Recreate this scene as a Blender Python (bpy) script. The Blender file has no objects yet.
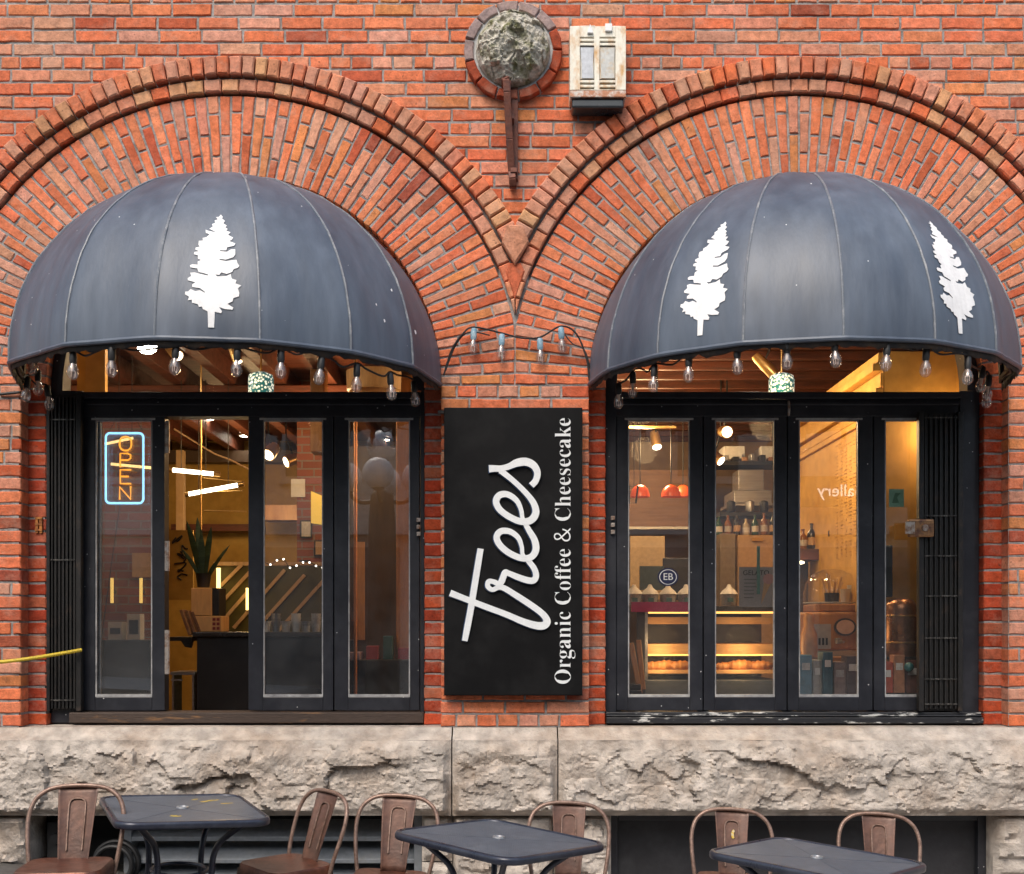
import bpy, bmesh, math, random
from math import sin, cos, pi, sqrt, radians
from mathutils import Vector, Matrix, noise
random.seed(7)
S = bpy.context.scene
COL = S.collection

# ------------------------------------------------------------------ view geometry
D = 7.0; F = 1167.0; EZ = 1.715; HY = 625.0
def WX(px, y=0.0): return (px - 512.0) * (D + y) / F
def WZ(py, y=0.0): return EZ + (HY - py) * (D + y) / F

# ------------------------------------------------------------------ materials
MATS = {}
def nn(nt, t, **kw):
    n = nt.nodes.new(t)
    for k, v in kw.items(): setattr(n, k, v)
    return n
def mat(name, col, rough=0.5, metal=0.0, col2=None, scale=6.0, lo=0.45, hi=0.65, bump=0.0, bscale=60.0,
        spec=0.5, detail=6.0, emit=None, estr=0.0, stretch=None, var=0.12, coat=0.0):
    """principled surface, colour broken up by noise (col -> col2) and a fine value variation"""
    if name in MATS: return MATS[name]
    m = bpy.data.materials.new(name); m.use_nodes = True; nt = m.node_tree
    b = nt.nodes['Principled BSDF']; L = nt.links.new
    tc = nn(nt, 'ShaderNodeTexCoord'); src = tc.outputs['Object']
    if stretch:
        mp = nn(nt, 'ShaderNodeMapping'); mp.inputs['Scale'].default_value = stretch; L(src, mp.inputs['Vector']); src = mp.outputs['Vector']
    n1 = nn(nt, 'ShaderNodeTexNoise'); n1.inputs['Scale'].default_value = scale; n1.inputs['Detail'].default_value = detail
    n1.inputs['Roughness'].default_value = 0.65; L(src, n1.inputs['Vector'])
    r1 = nn(nt, 'ShaderNodeMapRange'); r1.inputs['From Min'].default_value = lo; r1.inputs['From Max'].default_value = hi
    L(n1.outputs['Fac'], r1.inputs['Value'])
    mx = nn(nt, 'ShaderNodeMix', data_type='RGBA'); mx.inputs['A'].default_value = (*col, 1); mx.inputs['B'].default_value = (*(col2 or col), 1)
    L(r1.outputs['Result'], mx.inputs['Factor'])
    n2 = nn(nt, 'ShaderNodeTexNoise'); n2.inputs['Scale'].default_value = scale * 5; n2.inputs['Detail'].default_value = 4; L(src, n2.inputs['Vector'])
    r2 = nn(nt, 'ShaderNodeMapRange'); r2.inputs['From Min'].default_value = 0.3; r2.inputs['From Max'].default_value = 0.7
    r2.inputs['To Min'].default_value = 1 - var; r2.inputs['To Max'].default_value = 1 + var; L(n2.outputs['Fac'], r2.inputs['Value'])
    vm = nn(nt, 'ShaderNodeVectorMath', operation='SCALE'); L(mx.outputs['Result'], vm.inputs[0]); L(r2.outputs['Result'], vm.inputs['Scale'])
    L(vm.outputs['Vector'], b.inputs['Base Color'])
    r3 = nn(nt, 'ShaderNodeMapRange'); r3.inputs['To Min'].default_value = max(0.03, rough - 0.12); r3.inputs['To Max'].default_value = min(1, rough + 0.12)
    L(n1.outputs['Fac'], r3.inputs['Value']); L(r3.outputs['Result'], b.inputs['Roughness'])
    b.inputs['Metallic'].default_value = metal; b.inputs['Specular IOR Level'].default_value = spec
    b.inputs['Coat Weight'].default_value = coat
    if bump:
        n3 = nn(nt, 'ShaderNodeTexNoise'); n3.inputs['Scale'].default_value = bscale; n3.inputs['Detail'].default_value = 5; L(src, n3.inputs['Vector'])
        bp = nn(nt, 'ShaderNodeBump'); bp.inputs['Strength'].default_value = bump; bp.inputs['Distance'].default_value = 0.01
        L(n3.outputs['Fac'], bp.inputs['Height']); L(bp.outputs['Normal'], b.inputs['Normal'])
    if emit:
        b.inputs['Emission Color'].default_value = (*emit, 1); b.inputs['Emission Strength'].default_value = estr
    MATS[name] = m; return m

def brick_mat():
    m = bpy.data.materials.new('brick'); m.use_nodes = True; nt = m.node_tree; b = nt.nodes['Principled BSDF']; L = nt.links.new
    at = nn(nt, 'ShaderNodeAttribute', attribute_name='Col')
    tc = nn(nt, 'ShaderNodeTexCoord')
    n1 = nn(nt, 'ShaderNodeTexNoise'); n1.inputs['Scale'].default_value = 24; n1.inputs['Detail'].default_value = 7; n1.inputs['Roughness'].default_value = .7; L(tc.outputs['Object'], n1.inputs['Vector'])
    r1 = nn(nt, 'ShaderNodeMapRange'); r1.inputs['From Min'].default_value = .3; r1.inputs['From Max'].default_value = .72; r1.inputs['To Min'].default_value = .55; r1.inputs['To Max'].default_value = 1.34; L(n1.outputs['Fac'], r1.inputs['Value'])
    vm = nn(nt, 'ShaderNodeVectorMath', operation='SCALE'); L(at.outputs['Color'], vm.inputs[0]); L(r1.outputs['Result'], vm.inputs['Scale'])
    # chalky bloom
    n2 = nn(nt, 'ShaderNodeTexNoise'); n2.inputs['Scale'].default_value = 5.5; n2.inputs['Detail'].default_value = 8; n2.inputs['Roughness'].default_value = .75; L(tc.outputs['Object'], n2.inputs['Vector'])
    r2 = nn(nt, 'ShaderNodeMapRange'); r2.inputs['From Min'].default_value = .5; r2.inputs['From Max'].default_value = .78; r2.inputs['To Max'].default_value = .55; L(n2.outputs['Fac'], r2.inputs['Value'])
    mx = nn(nt, 'ShaderNodeMix', data_type='RGBA'); mx.inputs['B'].default_value = (.56, .36, .27, 1); L(r2.outputs['Result'], mx.inputs['Factor']); L(vm.outputs['Vector'], mx.inputs['A'])
    # dark soot specks and pits
    n4 = nn(nt, 'ShaderNodeTexNoise'); n4.inputs['Scale'].default_value = 48; n4.inputs['Detail'].default_value = 5; L(tc.outputs['Object'], n4.inputs['Vector'])
    r4 = nn(nt, 'ShaderNodeMapRange'); r4.inputs['From Min'].default_value = .62; r4.inputs['From Max'].default_value = .74; r4.inputs['To Max'].default_value = .75; L(n4.outputs['Fac'], r4.inputs['Value'])
    mx2 = nn(nt, 'ShaderNodeMix', data_type='RGBA'); mx2.inputs['B'].default_value = (.07, .035, .025, 1); L(r4.outputs['Result'], mx2.inputs['Factor']); L(mx.outputs['Result'], mx2.inputs['A'])
    n5 = nn(nt, 'ShaderNodeTexNoise'); n5.inputs['Scale'].default_value = .9; n5.inputs['Detail'].default_value = 9; n5.inputs['Roughness'].default_value = .68; L(tc.outputs['Object'], n5.inputs['Vector'])
    r5 = nn(nt, 'ShaderNodeMapRange'); r5.inputs['From Min'].default_value = .33; r5.inputs['From Max'].default_value = .66; r5.inputs['To Min'].default_value = .76; r5.inputs['To Max'].default_value = 1.12; L(n5.outputs['Fac'], r5.inputs['Value'])
    v5 = nn(nt, 'ShaderNodeVectorMath', operation='SCALE'); L(mx2.outputs['Result'], v5.inputs[0]); L(r5.outputs['Result'], v5.inputs['Scale'])
    L(v5.outputs['Vector'], b.inputs['Base Color']); b.inputs['Roughness'].default_value = .85; b.inputs['Specular IOR Level'].default_value = .25
    n3 = nn(nt, 'ShaderNodeTexNoise'); n3.inputs['Scale'].default_value = 70; n3.inputs['Detail'].default_value = 6; L(tc.outputs['Object'], n3.inputs['Vector'])
    bp = nn(nt, 'ShaderNodeBump'); bp.inputs['Strength'].default_value = .55; bp.inputs['Distance'].default_value = .008; L(n3.outputs['Fac'], bp.inputs['Height']); L(bp.outputs['Normal'], b.inputs['Normal'])
    return m

def brick_tex_mat(name, c1, c2, cm, bw=.22, bh=.075, rough=.85):
    """procedural coursed brick for far or inside walls (x/z or y/z planes)"""
    m = bpy.data.materials.new(name); m.use_nodes = True; nt = m.node_tree; b = nt.nodes['Principled BSDF']; L = nt.links.new
    tc = nn(nt, 'ShaderNodeTexCoord'); sp = nn(nt, 'ShaderNodeSeparateXYZ'); L(tc.outputs['Object'], sp.inputs[0])
    ad = nn(nt, 'ShaderNodeMath', operation='ADD'); L(sp.outputs['X'], ad.inputs[0]); L(sp.outputs['Y'], ad.inputs[1])
    cb = nn(nt, 'ShaderNodeCombineXYZ'); L(ad.outputs[0], cb.inputs['X']); L(sp.outputs['Z'], cb.inputs['Y'])
    bt = nn(nt, 'ShaderNodeTexBrick'); bt.inputs['Color1'].default_value = (*c1, 1); bt.inputs['Color2'].default_value = (*c2, 1); bt.inputs['Mortar'].default_value = (*cm, 1)
    bt.inputs['Scale'].default_value = 1; bt.inputs['Brick Width'].default_value = bw; bt.inputs['Row Height'].default_value = bh; bt.inputs['Mortar Size'].default_value = .007
    L(cb.outputs[0], bt.inputs['Vector']); L(bt.outputs['Color'], b.inputs['Base Color']); b.inputs['Roughness'].default_value = rough
    bp = nn(nt, 'ShaderNodeBump'); bp.inputs['Strength'].default_value = .4; bp.inputs['Distance'].default_value = .01; bp.invert = True; L(bt.outputs['Fac'], bp.inputs['Height']); L(bp.outputs['Normal'], b.inputs['Normal'])
    return m

def glass_mat(name, f0=.045, tint=(1, 1, 1), dirt=.03, f1=.6):
    """thin pane: clear with a street reflection that grows towards grazing"""
    m = bpy.data.materials.new(name); m.use_nodes = True; nt = m.node_tree; L = nt.links.new
    nt.nodes.remove(nt.nodes['Principled BSDF']); out = nt.nodes['Material Output']
    tr = nn(nt, 'ShaderNodeBsdfTransparent'); tr.inputs['Color'].default_value = (*tint, 1)
    gl = nn(nt, 'ShaderNodeBsdfGlossy'); gl.inputs['Roughness'].default_value = .008
    lw = nn(nt, 'ShaderNodeLayerWeight'); lw.inputs['Blend'].default_value = .5
    pw = nn(nt, 'ShaderNodeMath', operation='POWER'); pw.inputs[1].default_value = 4; L(lw.outputs['Facing'], pw.inputs[0])
    ma = nn(nt, 'ShaderNodeMath', operation='MULTIPLY_ADD'); ma.inputs[1].default_value = f1; ma.inputs[2].default_value = f0; L(pw.outputs[0], ma.inputs[0])
    ms = nn(nt, 'ShaderNodeMixShader'); L(ma.outputs[0], ms.inputs['Fac']); L(tr.outputs[0], ms.inputs[1]); L(gl.outputs[0], ms.inputs[2])
    tc = nn(nt, 'ShaderNodeTexCoord'); n1 = nn(nt, 'ShaderNodeTexNoise'); n1.inputs['Scale'].default_value = 2.2; n1.inputs['Detail'].default_value = 8; n1.inputs['Roughness'].default_value = .7; L(tc.outputs['Object'], n1.inputs['Vector'])
    r1 = nn(nt, 'ShaderNodeMapRange'); r1.inputs['From Min'].default_value = .35; r1.inputs['From Max'].default_value = .75; r1.inputs['To Min'].default_value = dirt * .2; r1.inputs['To Max'].default_value = dirt * 2; L(n1.outputs['Fac'], r1.inputs['Value'])
    df = nn(nt, 'ShaderNodeBsdfDiffuse'); df.inputs['Color'].default_value = (.5, .5, .5, 1)
    m2 = nn(nt, 'ShaderNodeMixShader'); L(r1.outputs['Result'], m2.inputs['Fac']); L(ms.outputs[0], m2.inputs[1]); L(df.outputs[0], m2.inputs[2])
    L(m2.outputs[0], out.inputs['Surface']); return m

def emit_mat(name, col, strength):
    if name in MATS: return MATS[name]
    m = bpy.data.materials.new(name); m.use_nodes = True; nt = m.node_tree; b = nt.nodes['Principled BSDF']
    b.inputs['Base Color'].default_value = (*[min(.8, c) for c in col], 1); b.inputs['Emission Color'].default_value = (*col, 1); b.inputs['Emission Strength'].default_value = strength
    MATS[name] = m; return m

# ------------------------------------------------------------------ mesh builder
class MB:
    def __init__(s): s.v = []; s.f = []; s.c = []
    def add(s, vs, fs, col=None):
        o = len(s.v); s.v += [tuple(v) for v in vs]
        for f in fs: s.f.append(tuple(i + o for i in f)); s.c.append(col or (1, 1, 1))
        return s
    def box(s, x0, x1, y0, y1, z0, z1, col=None):
        x0, x1 = sorted((x0, x1)); y0, y1 = sorted((y0, y1)); z0, z1 = sorted((z0, z1))
        return s.add([(x0, y0, z0), (x1, y0, z0), (x1, y1, z0), (x0, y1, z0), (x0, y0, z1), (x1, y0, z1), (x1, y1, z1), (x0, y1, z1)],
                     [(0, 3, 2, 1), (4, 5, 6, 7), (0, 1, 5, 4), (1, 2, 6, 5), (2, 3, 7, 6), (3, 0, 4, 7)], col)
    def pbox(s, px0, px1, py0, py1, y, d):
        return s.box(WX(px0, y), WX(px1, y), y, y + d, WZ(py1, y), WZ(py0, y))
    def prism(s, poly, y0, y1, col=None):
        """poly: (x, z) counter-clockwise seen from -y; front at y0, back at y1"""
        n = len(poly)
        vs = [(x, y0, z) for x, z in poly] + [(x, y1, z) for x, z in poly]
        fs = [tuple(range(n)), tuple(range(2 * n - 1, n - 1, -1))] + [(i, i + n, (i + 1) % n + n, (i + 1) % n) for i in range(n)]
        return s.add(vs, fs, col)
    def brick(s, poly, y0, y1, col, b=.0055, jit=.0022):
        """a brick: front face chamfered, poly (x, z) counter-clockwise seen from the street"""
        n = len(poly)
        cx = sum(p[0] for p in poly) / n; cz = sum(p[1] for p in poly) / n
        J = lambda: random.uniform(-jit, jit)
        if n == 4:                                   # worn, slightly wavy arrises
            pp = []
            for i in range(4):
                (ax, az), (bx, bz) = poly[i], poly[(i + 1) % 4]; l = sqrt((bx - ax) ** 2 + (bz - az) ** 2); k = 4 if l > .15 else 2
                pp += [(ax + (bx - ax) * q / k, az + (bz - az) * q / k) for q in range(k)]
            poly = pp; n = len(poly)
        P = [(x + J(), z + J()) for x, z in poly]
        Q = []
        for i in range(n):
            p, q, r = P[i - 1], P[i], P[(i + 1) % n]
            e1 = Vector((q[0] - p[0], q[1] - p[1])).normalized(); e2 = Vector((r[0] - q[0], r[1] - q[1])).normalized()
            n1 = Vector((-e1.y, e1.x)); n2 = Vector((-e2.y, e2.x)); k = max(.35, 1 + n1.dot(n2))
            w = (n1 + n2) * (b * random.uniform(.7, 1.25) / k); Q.append((q[0] + w.x, q[1] + w.y))
        t = (J() * .8, J() * .8)
        vs = [(x, y0 + t[0] * (x - cx) * 8 + t[1] * (z - cz) * 12, z) for x, z in Q] + [(x, y0 + b, z) for x, z in P] + [(x, y1, z) for x, z in P]
        fs = [tuple(range(n))]
        for k in (0, n):
            fs += [(k + i, k + n + i, k + n + (i + 1) % n, k + (i + 1) % n) for i in range(n)]
        return s.add(vs, fs, col)
    def tube(s, path, r, n=8, closed=False, cap=True, col=None):
        P = [Vector(p) for p in path]; m = len(P); R = r if isinstance(r, (list, tuple)) else [r] * m
        up = None; rings = []
        for i in range(m):
            if closed: t = P[(i + 1) % m] - P[i - 1]
            else: t = P[min(i + 1, m - 1)] - P[max(i - 1, 0)]
            if t.length < 1e-9: t = Vector((0, 0, 1))
            t.normalize()
            if up is None:
                up = Vector((0, 0, 1)) if abs(t.z) < .9 else Vector((1, 0, 0))
            a = up - t * up.dot(t)
            if a.length < 1e-6: a = t.orthogonal()
            a.normalize(); up = a; bb = t.cross(a)
            rings.append([P[i] + (a * cos(2 * pi * k / n) + bb * sin(2 * pi * k / n)) * R[i] for k in range(n)])
        vs = [v for q in rings for v in q]; fs = []
        for i in range(m if closed else m - 1):
            j = (i + 1) % m
            for k in range(n): fs.append((i * n + k, i * n + (k + 1) % n, j * n + (k + 1) % n, j * n + k))
        if cap and not closed: fs += [tuple(range(n - 1, -1, -1)), tuple((m - 1) * n + k for k in range(n))]
        return s.add(vs, fs, col)
    def bar(s, a, b, w, h):
        """rectangular bar from a to b, w across, h in the other direction"""
        a, b = Vector(a), Vector(b); t = (b - a).normalized(); up = Vector((0, 1, 0)) if abs(t.y) < .9 else Vector((0, 0, 1))
        sx = t.cross(up).normalized(); sy = sx.cross(t).normalized()
        vs = [p + sx * i * w / 2 + sy * j * h / 2 for p in (a, b) for i, j in ((-1, -1), (1, -1), (1, 1), (-1, 1))]
        return s.add(vs, [(0, 1, 2, 3), (7, 6, 5, 4), (0, 4, 5, 1), (1, 5, 6, 2), (2, 6, 7, 3), (3, 7, 4, 0)])
    def lathe(s, prof, c=(0, 0, 0), n=24, axis='z', a0=0, a1=2 * pi):
        full = abs(a1 - a0 - 2 * pi) < 1e-6; m = n if full else n + 1; vs = []; fs = []
        for r, h in prof:
            for k in range(m):
                a = a0 + (a1 - a0) * k / n; x, y = r * cos(a), r * sin(a)
                vs.append({'z': (c[0] + x, c[1] + y, c[2] + h), 'y': (c[0] + x, c[1] + h, c[2] + y), 'x': (c[0] + h, c[1] + x, c[2] + y)}[axis])
        for i in range(len(prof) - 1):
            for k in range(n):
                k2 = (k + 1) % m; fs.append((i * m + k, i * m + k2, (i + 1) * m + k2, (i + 1) * m + k))
        return s.add(vs, fs)
    def sphere(s, c, r, n=16, m=10, sq=(1, 1, 1)):
        vs = []; fs = []
        for i in range(m + 1):
            t = pi * i / m
            for k in range(n): a = 2 * pi * k / n; vs.append((c[0] + r * sq[0] * sin(t) * cos(a), c[1] + r * sq[1] * sin(t) * sin(a), c[2] + r * sq[2] * cos(t)))
        for i in range(m):
            for k in range(n): fs.append((i * n + k, (i + 1) * n + k, (i + 1) * n + (k + 1) % n, i * n + (k + 1) % n))
        return s.add(vs, fs)
    def build(s, name, m, parent=None, smooth=False, bevel=0, colors=False, solid=0, ang=40, seg=2):
        off = Vector(parent.get('_o', (0, 0, 0))) if parent else Vector((0, 0, 0))
        me = bpy.data.meshes.new(name); me.from_pydata([tuple(Vector(v) - off) for v in s.v], [], s.f)
        if colors:
            a = me.color_attributes.new('Col', 'FLOAT_COLOR', 'CORNER'); buf = []
            for p in me.polygons:
                c = s.c[p.index]; buf += [c[0], c[1], c[2], 1] * p.loop_total
            a.data.foreach_set('color', buf)
        bm = bmesh.new(); bm.from_mesh(me)
        if not colors: bmesh.ops.remove_doubles(bm, verts=bm.verts, dist=1e-5)
        if not colors and not getattr(s, 'open', False): bmesh.ops.recalc_face_normals(bm, faces=bm.faces)
        bm.to_mesh(me); bm.free()
        if smooth:
            me.polygons.foreach_set('use_smooth', [True] * len(me.polygons)); me.set_sharp_from_angle(angle=radians(ang))
        me.materials.append(m); o = bpy.data.objects.new(name, me); COL.objects.link(o)
        if parent: o.parent = parent
        if bevel:
            md = o.modifiers.new('bevel', 'BEVEL'); md.width = bevel; md.segments = seg; md.limit_method = 'ANGLE'; md.angle_limit = radians(35)
        if solid:
            md = o.modifiers.new('solid', 'SOLIDIFY'); md.thickness = solid; md.offset = -1
        o['_o'] = tuple(off)
        return o

def tag(o, label, cat, group=None, kind=None):
    if label: o['label'] = label
    if cat: o['category'] = cat
    if group: o['group'] = group
    if kind: o['kind'] = kind
    return o
def thing(name, label, cat, loc=(0, 0, 0), group=None, rz=0):
    o = bpy.data.objects.new(name, None); COL.objects.link(o); o.location = loc; o.rotation_euler = (0, 0, rz); o.empty_display_size = .05
    o['_o'] = tuple(loc); return tag(o, label, cat, group)
def struct(o): o['kind'] = 'structure'; return o
def copy_tree(o, parent=None):
    c = o.copy(); COL.objects.link(c)
    if parent: c.parent = parent
    for ch in list(o.children): copy_tree(ch, c)
    return c
def catmull(P, k=8, closed=False):
    P = [Vector(p) for p in P]; n = len(P); out = []
    for i in range(n if closed else n - 1):
        g = (lambda j: P[j % n]) if closed else (lambda j: P[max(0, min(n - 1, j))])
        a, b, c, d = g(i - 1), g(i), g(i + 1), g(i + 2)
        for t in range(k):
            u = t / k
            out.append(.5 * ((2 * b) + (c - a) * u + (2 * a - 5 * b + 4 * c - d) * u * u + (3 * b - a - 3 * c + d) * u ** 3))
    if not closed: out.append(P[-1])
    return out
def clip_half(poly, nx, nz, d):
    """keep nx*x + nz*z <= d"""
    out = []; n = len(poly)
    for i in range(n):
        a, b = poly[i], poly[(i + 1) % n]; da = nx * a[0] + nz * a[1] - d; db = nx * b[0] + nz * b[1] - d
        if da <= 0: out.append(a)
        if (da < 0 < db) or (db < 0 < da):
            t = da / (da - db); out.append((a[0] + (b[0] - a[0]) * t, a[1] + (b[1] - a[1]) * t))
    return out
def area(p): return .5 * sum(p[i][0] * p[(i + 1) % len(p)][1] - p[(i + 1) % len(p)][0] * p[i][1] for i in range(len(p)))
def text_obj(name, body, size, m, parent, loc, rot=(0, 0, 0), extrude=.001, align='CENTER', sx=1.0):
    cu = bpy.data.curves.new(name, 'FONT'); cu.body = body; cu.size = size; cu.extrude = extrude; cu.align_x = align; cu.align_y = 'CENTER'; cu.resolution_u = 3
    t = bpy.data.objects.new(name, cu); me = bpy.data.meshes.new_from_object(t); bpy.data.objects.remove(t); bpy.data.curves.remove(cu)
    me.name = name; me.materials.clear(); me.materials.append(m); o = bpy.data.objects.new(name, me); COL.objects.link(o)
    off = Vector(parent.get('_o', (0, 0, 0))) if parent else Vector((0, 0, 0))
    o.location = Vector(loc) - off; o.rotation_euler = rot; o.scale = (sx, 1, 1)
    if parent: o.parent = parent
    return o

# material library
BRICK = brick_mat()
MORTAR = mat('mortar', (.31, .295, .285), .95, col2=(.16, .145, .135), scale=9, bump=.6, bscale=90, var=.2)
STONE = mat('sandstone', (.445, .395, .35), .92, col2=(.33, .25, .19), scale=2.4, lo=.46, hi=.76, bump=.9, bscale=55, var=.28, detail=10)
STONE_SMOOTH = mat('sandstone_dressed', (.50, .43, .375), .9, col2=(.40, .31, .25), scale=4, bump=.35, bscale=80, var=.16)
MOSSY = mat('mossy_stone', (.47, .44, .38), .95, col2=(.14, .14, .06), scale=11, lo=.47, hi=.64, bump=.8, bscale=70, var=.3)
BLACK = mat('black_paint', (.017, .018, .024), .38, col2=(.028, .029, .036), scale=4, bump=.08, bscale=30, var=.15)
def specks(m, size=.05, scale=14, col=(.62, .62, .62)):
    nt = m.node_tree; L = nt.links.new; b = nt.nodes['Principled BSDF']; old = b.inputs['Base Color'].links[0].from_socket
    tc = nn(nt, 'ShaderNodeTexCoord'); vo = nn(nt, 'ShaderNodeTexVoronoi'); vo.inputs['Scale'].default_value = scale; L(tc.outputs['Object'], vo.inputs['Vector'])
    lt = nn(nt, 'ShaderNodeMath', operation='LESS_THAN'); lt.inputs[1].default_value = size; L(vo.outputs['Distance'], lt.inputs[0])
    mx = nn(nt, 'ShaderNodeMix', data_type='RGBA'); mx.inputs['B'].default_value = (*col, 1); L(lt.outputs[0], mx.inputs['Factor']); L(old, mx.inputs['A']); L(mx.outputs['Result'], b.inputs['Base Color'])
specks(BLACK)
BLACK_CHIP = mat('chipped_black_paint', (.018, .019, .023), .45, col2=(.55, .55, .53), scale=11, lo=.565, hi=.60, bump=.2, stretch=(.5, 1, 2.5))
IRON = mat('black_iron', (.02, .019, .019), .45, metal=.3, col2=(.06, .04, .03), scale=14, lo=.55, hi=.75, bump=.2, bscale=80)
BEAD = mat('putty', (.42, .42, .42), .5, col2=(.18, .18, .19), scale=9, lo=.4, hi=.7)
SILLWOOD = mat('worn_sill_wood', (.05, .032, .024), .7, col2=(.26, .13, .05), scale=9, lo=.58, hi=.70, stretch=(.3, 1, 2), bump=.3)
GLASS = glass_mat('window_glass', .125, dirt=.025)
GLASS_TOP = glass_mat('transom_glass', .02, dirt=.02)
CLEARGLASS = glass_mat('clear_glass', .08, tint=(.93, .93, .95), dirt=.03, f1=.8)
RUSTBAR = mat('rusty_strap', (.16, .055, .035), .6, metal=.35, col2=(.085, .04, .035), scale=16, bump=.3)
BULBG = glass_mat('bulb_glass', .12, tint=(.96, .94, .93), dirt=.07, f1=.9)
RUBBER = mat('black_rubber', (.014, .014, .015), .5)
CABLE = mat('black_cable', (.012, .012, .013), .55)
# ================================================================== THE FACADE
ZB = 1.102; ZC = 3.155; CH = (ZC - ZB) / 26            # foot of the brick, springing line, course height
LC, RC = -1.686, 1.722; RO = 1.26                        # arch centres and opening radius
MID = .018
building = thing('brick_building', 'old orange brick building with two wide arched windows over a rough stone base', 'building')
PAL = [((.58, .150, .066), 32), ((.61, .185, .088), 24), ((.54, .215, .13), 22), ((.54, .25, .165), 13), ((.44, .095, .042), 7), ((.57, .20, .075), 7), ((.33, .075, .04), 2)]
PAL_HOOD = [((.52, .20, .115), 30), ((.55, .16, .075), 22), ((.50, .235, .15), 24), ((.55, .125, .05), 14), ((.52, .25, .13), 10)]
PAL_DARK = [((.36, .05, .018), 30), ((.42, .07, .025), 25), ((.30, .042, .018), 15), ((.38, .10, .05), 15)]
def bcol(p=PAL):
    t = random.uniform(0, sum(w for _, w in p))
    for c, w in p:
        t -= w
        if t <= 0: break
    k = random.uniform(1.02, 1.30); return tuple(v * k * random.uniform(.95, 1.05) for v in c)
GAP = .0064
def rect(x0, x1, z0, z1): return [(x0, z0), (x1, z0), (x1, z1), (x0, z1)]

BOSS = (.006, 5.14)
wall = MB()
row = 0
z = ZB
while z < 6.25:
    za, zb_ = z, z + CH; zm = (za + zb_) / 2
    iv = [(-5.6, 5.6)]
    cuts = []
    for cx in (LC, RC):
        if zb_ <= ZC + .01: cuts.append((cx - RO, cx + RO, True))
        elif zm - ZC < 1.93: h = sqrt(1.93 ** 2 - (zm - ZC) ** 2); cuts.append((cx - h, cx + h, False))
    if abs(zm - BOSS[1]) < .255: h = sqrt(.255 ** 2 - (zm - BOSS[1]) ** 2); cuts.append((BOSS[0] - h, BOSS[0] + h, False))
    for a, b, _ in cuts:
        nv = []
        for i0, i1 in iv:
            if b <= i0 or a >= i1: nv.append((i0, i1)); continue
            if a > i0: nv.append((i0, a))
            if b < i1: nv.append((b, i1))
        iv = nv
    header = row % 5 == 0
    pitch = .1245 if header else .249
    x = -5.6 - random.uniform(0, .02) - (pitch / 2 if row % 2 else 0) - (.06 if header else 0)
    seam = []
    while x < 5.6: seam.append(x); x += pitch * random.uniform(.965, 1.035) if random.random() > .03 else pitch * .5
    seam.append(x)
    for i0, i1 in iv:
        edges = [i0] + [q for q in seam if i0 + .05 < q < i1 - .05] + [i1]
        for a, b in zip(edges, edges[1:]):
            wall.brick(rect(a + (GAP if a > i0 else 0), b - (GAP if b < i1 else 0), za + GAP, zb_ - GAP), random.uniform(-.0025, .0025), .11, bcol())
    z += CH; row += 1
wall.build('brickwork', BRICK, building, colors=True)

# mortar behind the bricks, with the two arched openings left open, and the reveal lining
mo = MB()
xs = [-5.7 + i * .02 for i in range(571)]
for a, b in zip(xs, xs[1:]):
    zl = []
    for xq in (a, b):
        q = ZB
        for cx in (LC, RC):
            dx = abs((a + b) / 2 - cx)
            if dx < 1.265: q = ZC + sqrt(max(0, 1.265 ** 2 - (xq - cx) ** 2))
        zl.append(q)
    lev = [(zl[0], zl[1])]
    for cx in (LC, RC):                                  # deep shadow groove between voussoirs and roll
        if abs((a + b) / 2 - cx) < 1.705: lev += [tuple(ZC + sqrt(r * r - (xq - cx) ** 2) for xq in (a, b)) for r in (1.734, 1.760)]
    lev.append((6.3, 6.3))
    for i, (p, q) in enumerate(zip(lev, lev[1:])):
        dpt = .06 if (i == 1 and len(lev) > 3 and abs((a + b) / 2 - MID) > .09) else .0075
        mo.add([(a, dpt, p[0]), (b, dpt, p[1]), (b, dpt, q[1]), (a, dpt, q[0])], [(0, 1, 2, 3)])
        if i == 1 and len(lev) > 3:
            for e in (p, q): mo.add([(a, .0075, e[0]), (b, .0075, e[1]), (b, .085, e[1]), (a, .085, e[0])], [(0, 1, 2, 3)])
for cx in (LC, RC):
    arc = [(cx + 1.265, ZB)] + [(cx + 1.265 * cos(pi * k / 40), ZC + 1.265 * sin(pi * k / 40)) for k in range(41)] + [(cx - 1.265, ZB)]
    for (x0, z0), (x1, z1) in zip(arc, arc[1:]): mo.add([(x0, .007, z0), (x0, .16, z0), (x1, .16, z1), (x1, .007, z1)], [(0, 1, 2, 3)])
    # second order: ring and jambs set back
    inner = [(cx + 1.157, ZB)] + [(cx + 1.157 * cos(pi * k / 40), ZC + 1.157 * sin(pi * k / 40)) for k in range(41)] + [(cx - 1.157, ZB)]
    for (x0, z0), (x1, z1), (u0, w0), (u1, w1) in zip(arc, arc[1:], inner, inner[1:]):
        mo.add([(x0 + (x0 - cx) * .05, .117, z0), (u0, .117, w0), (u1, .117, w1), (x1 + (x1 - cx) * .05, .117, z1)], [(0, 1, 2, 3)])
        mo.add([(u0, .117, w0), (u0, .32, w0), (u1, .32, w1), (u1, .117, w1)], [(0, 1, 2, 3)])
mo.open = True
mo.build('mortar_joints', MORTAR, building)

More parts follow.
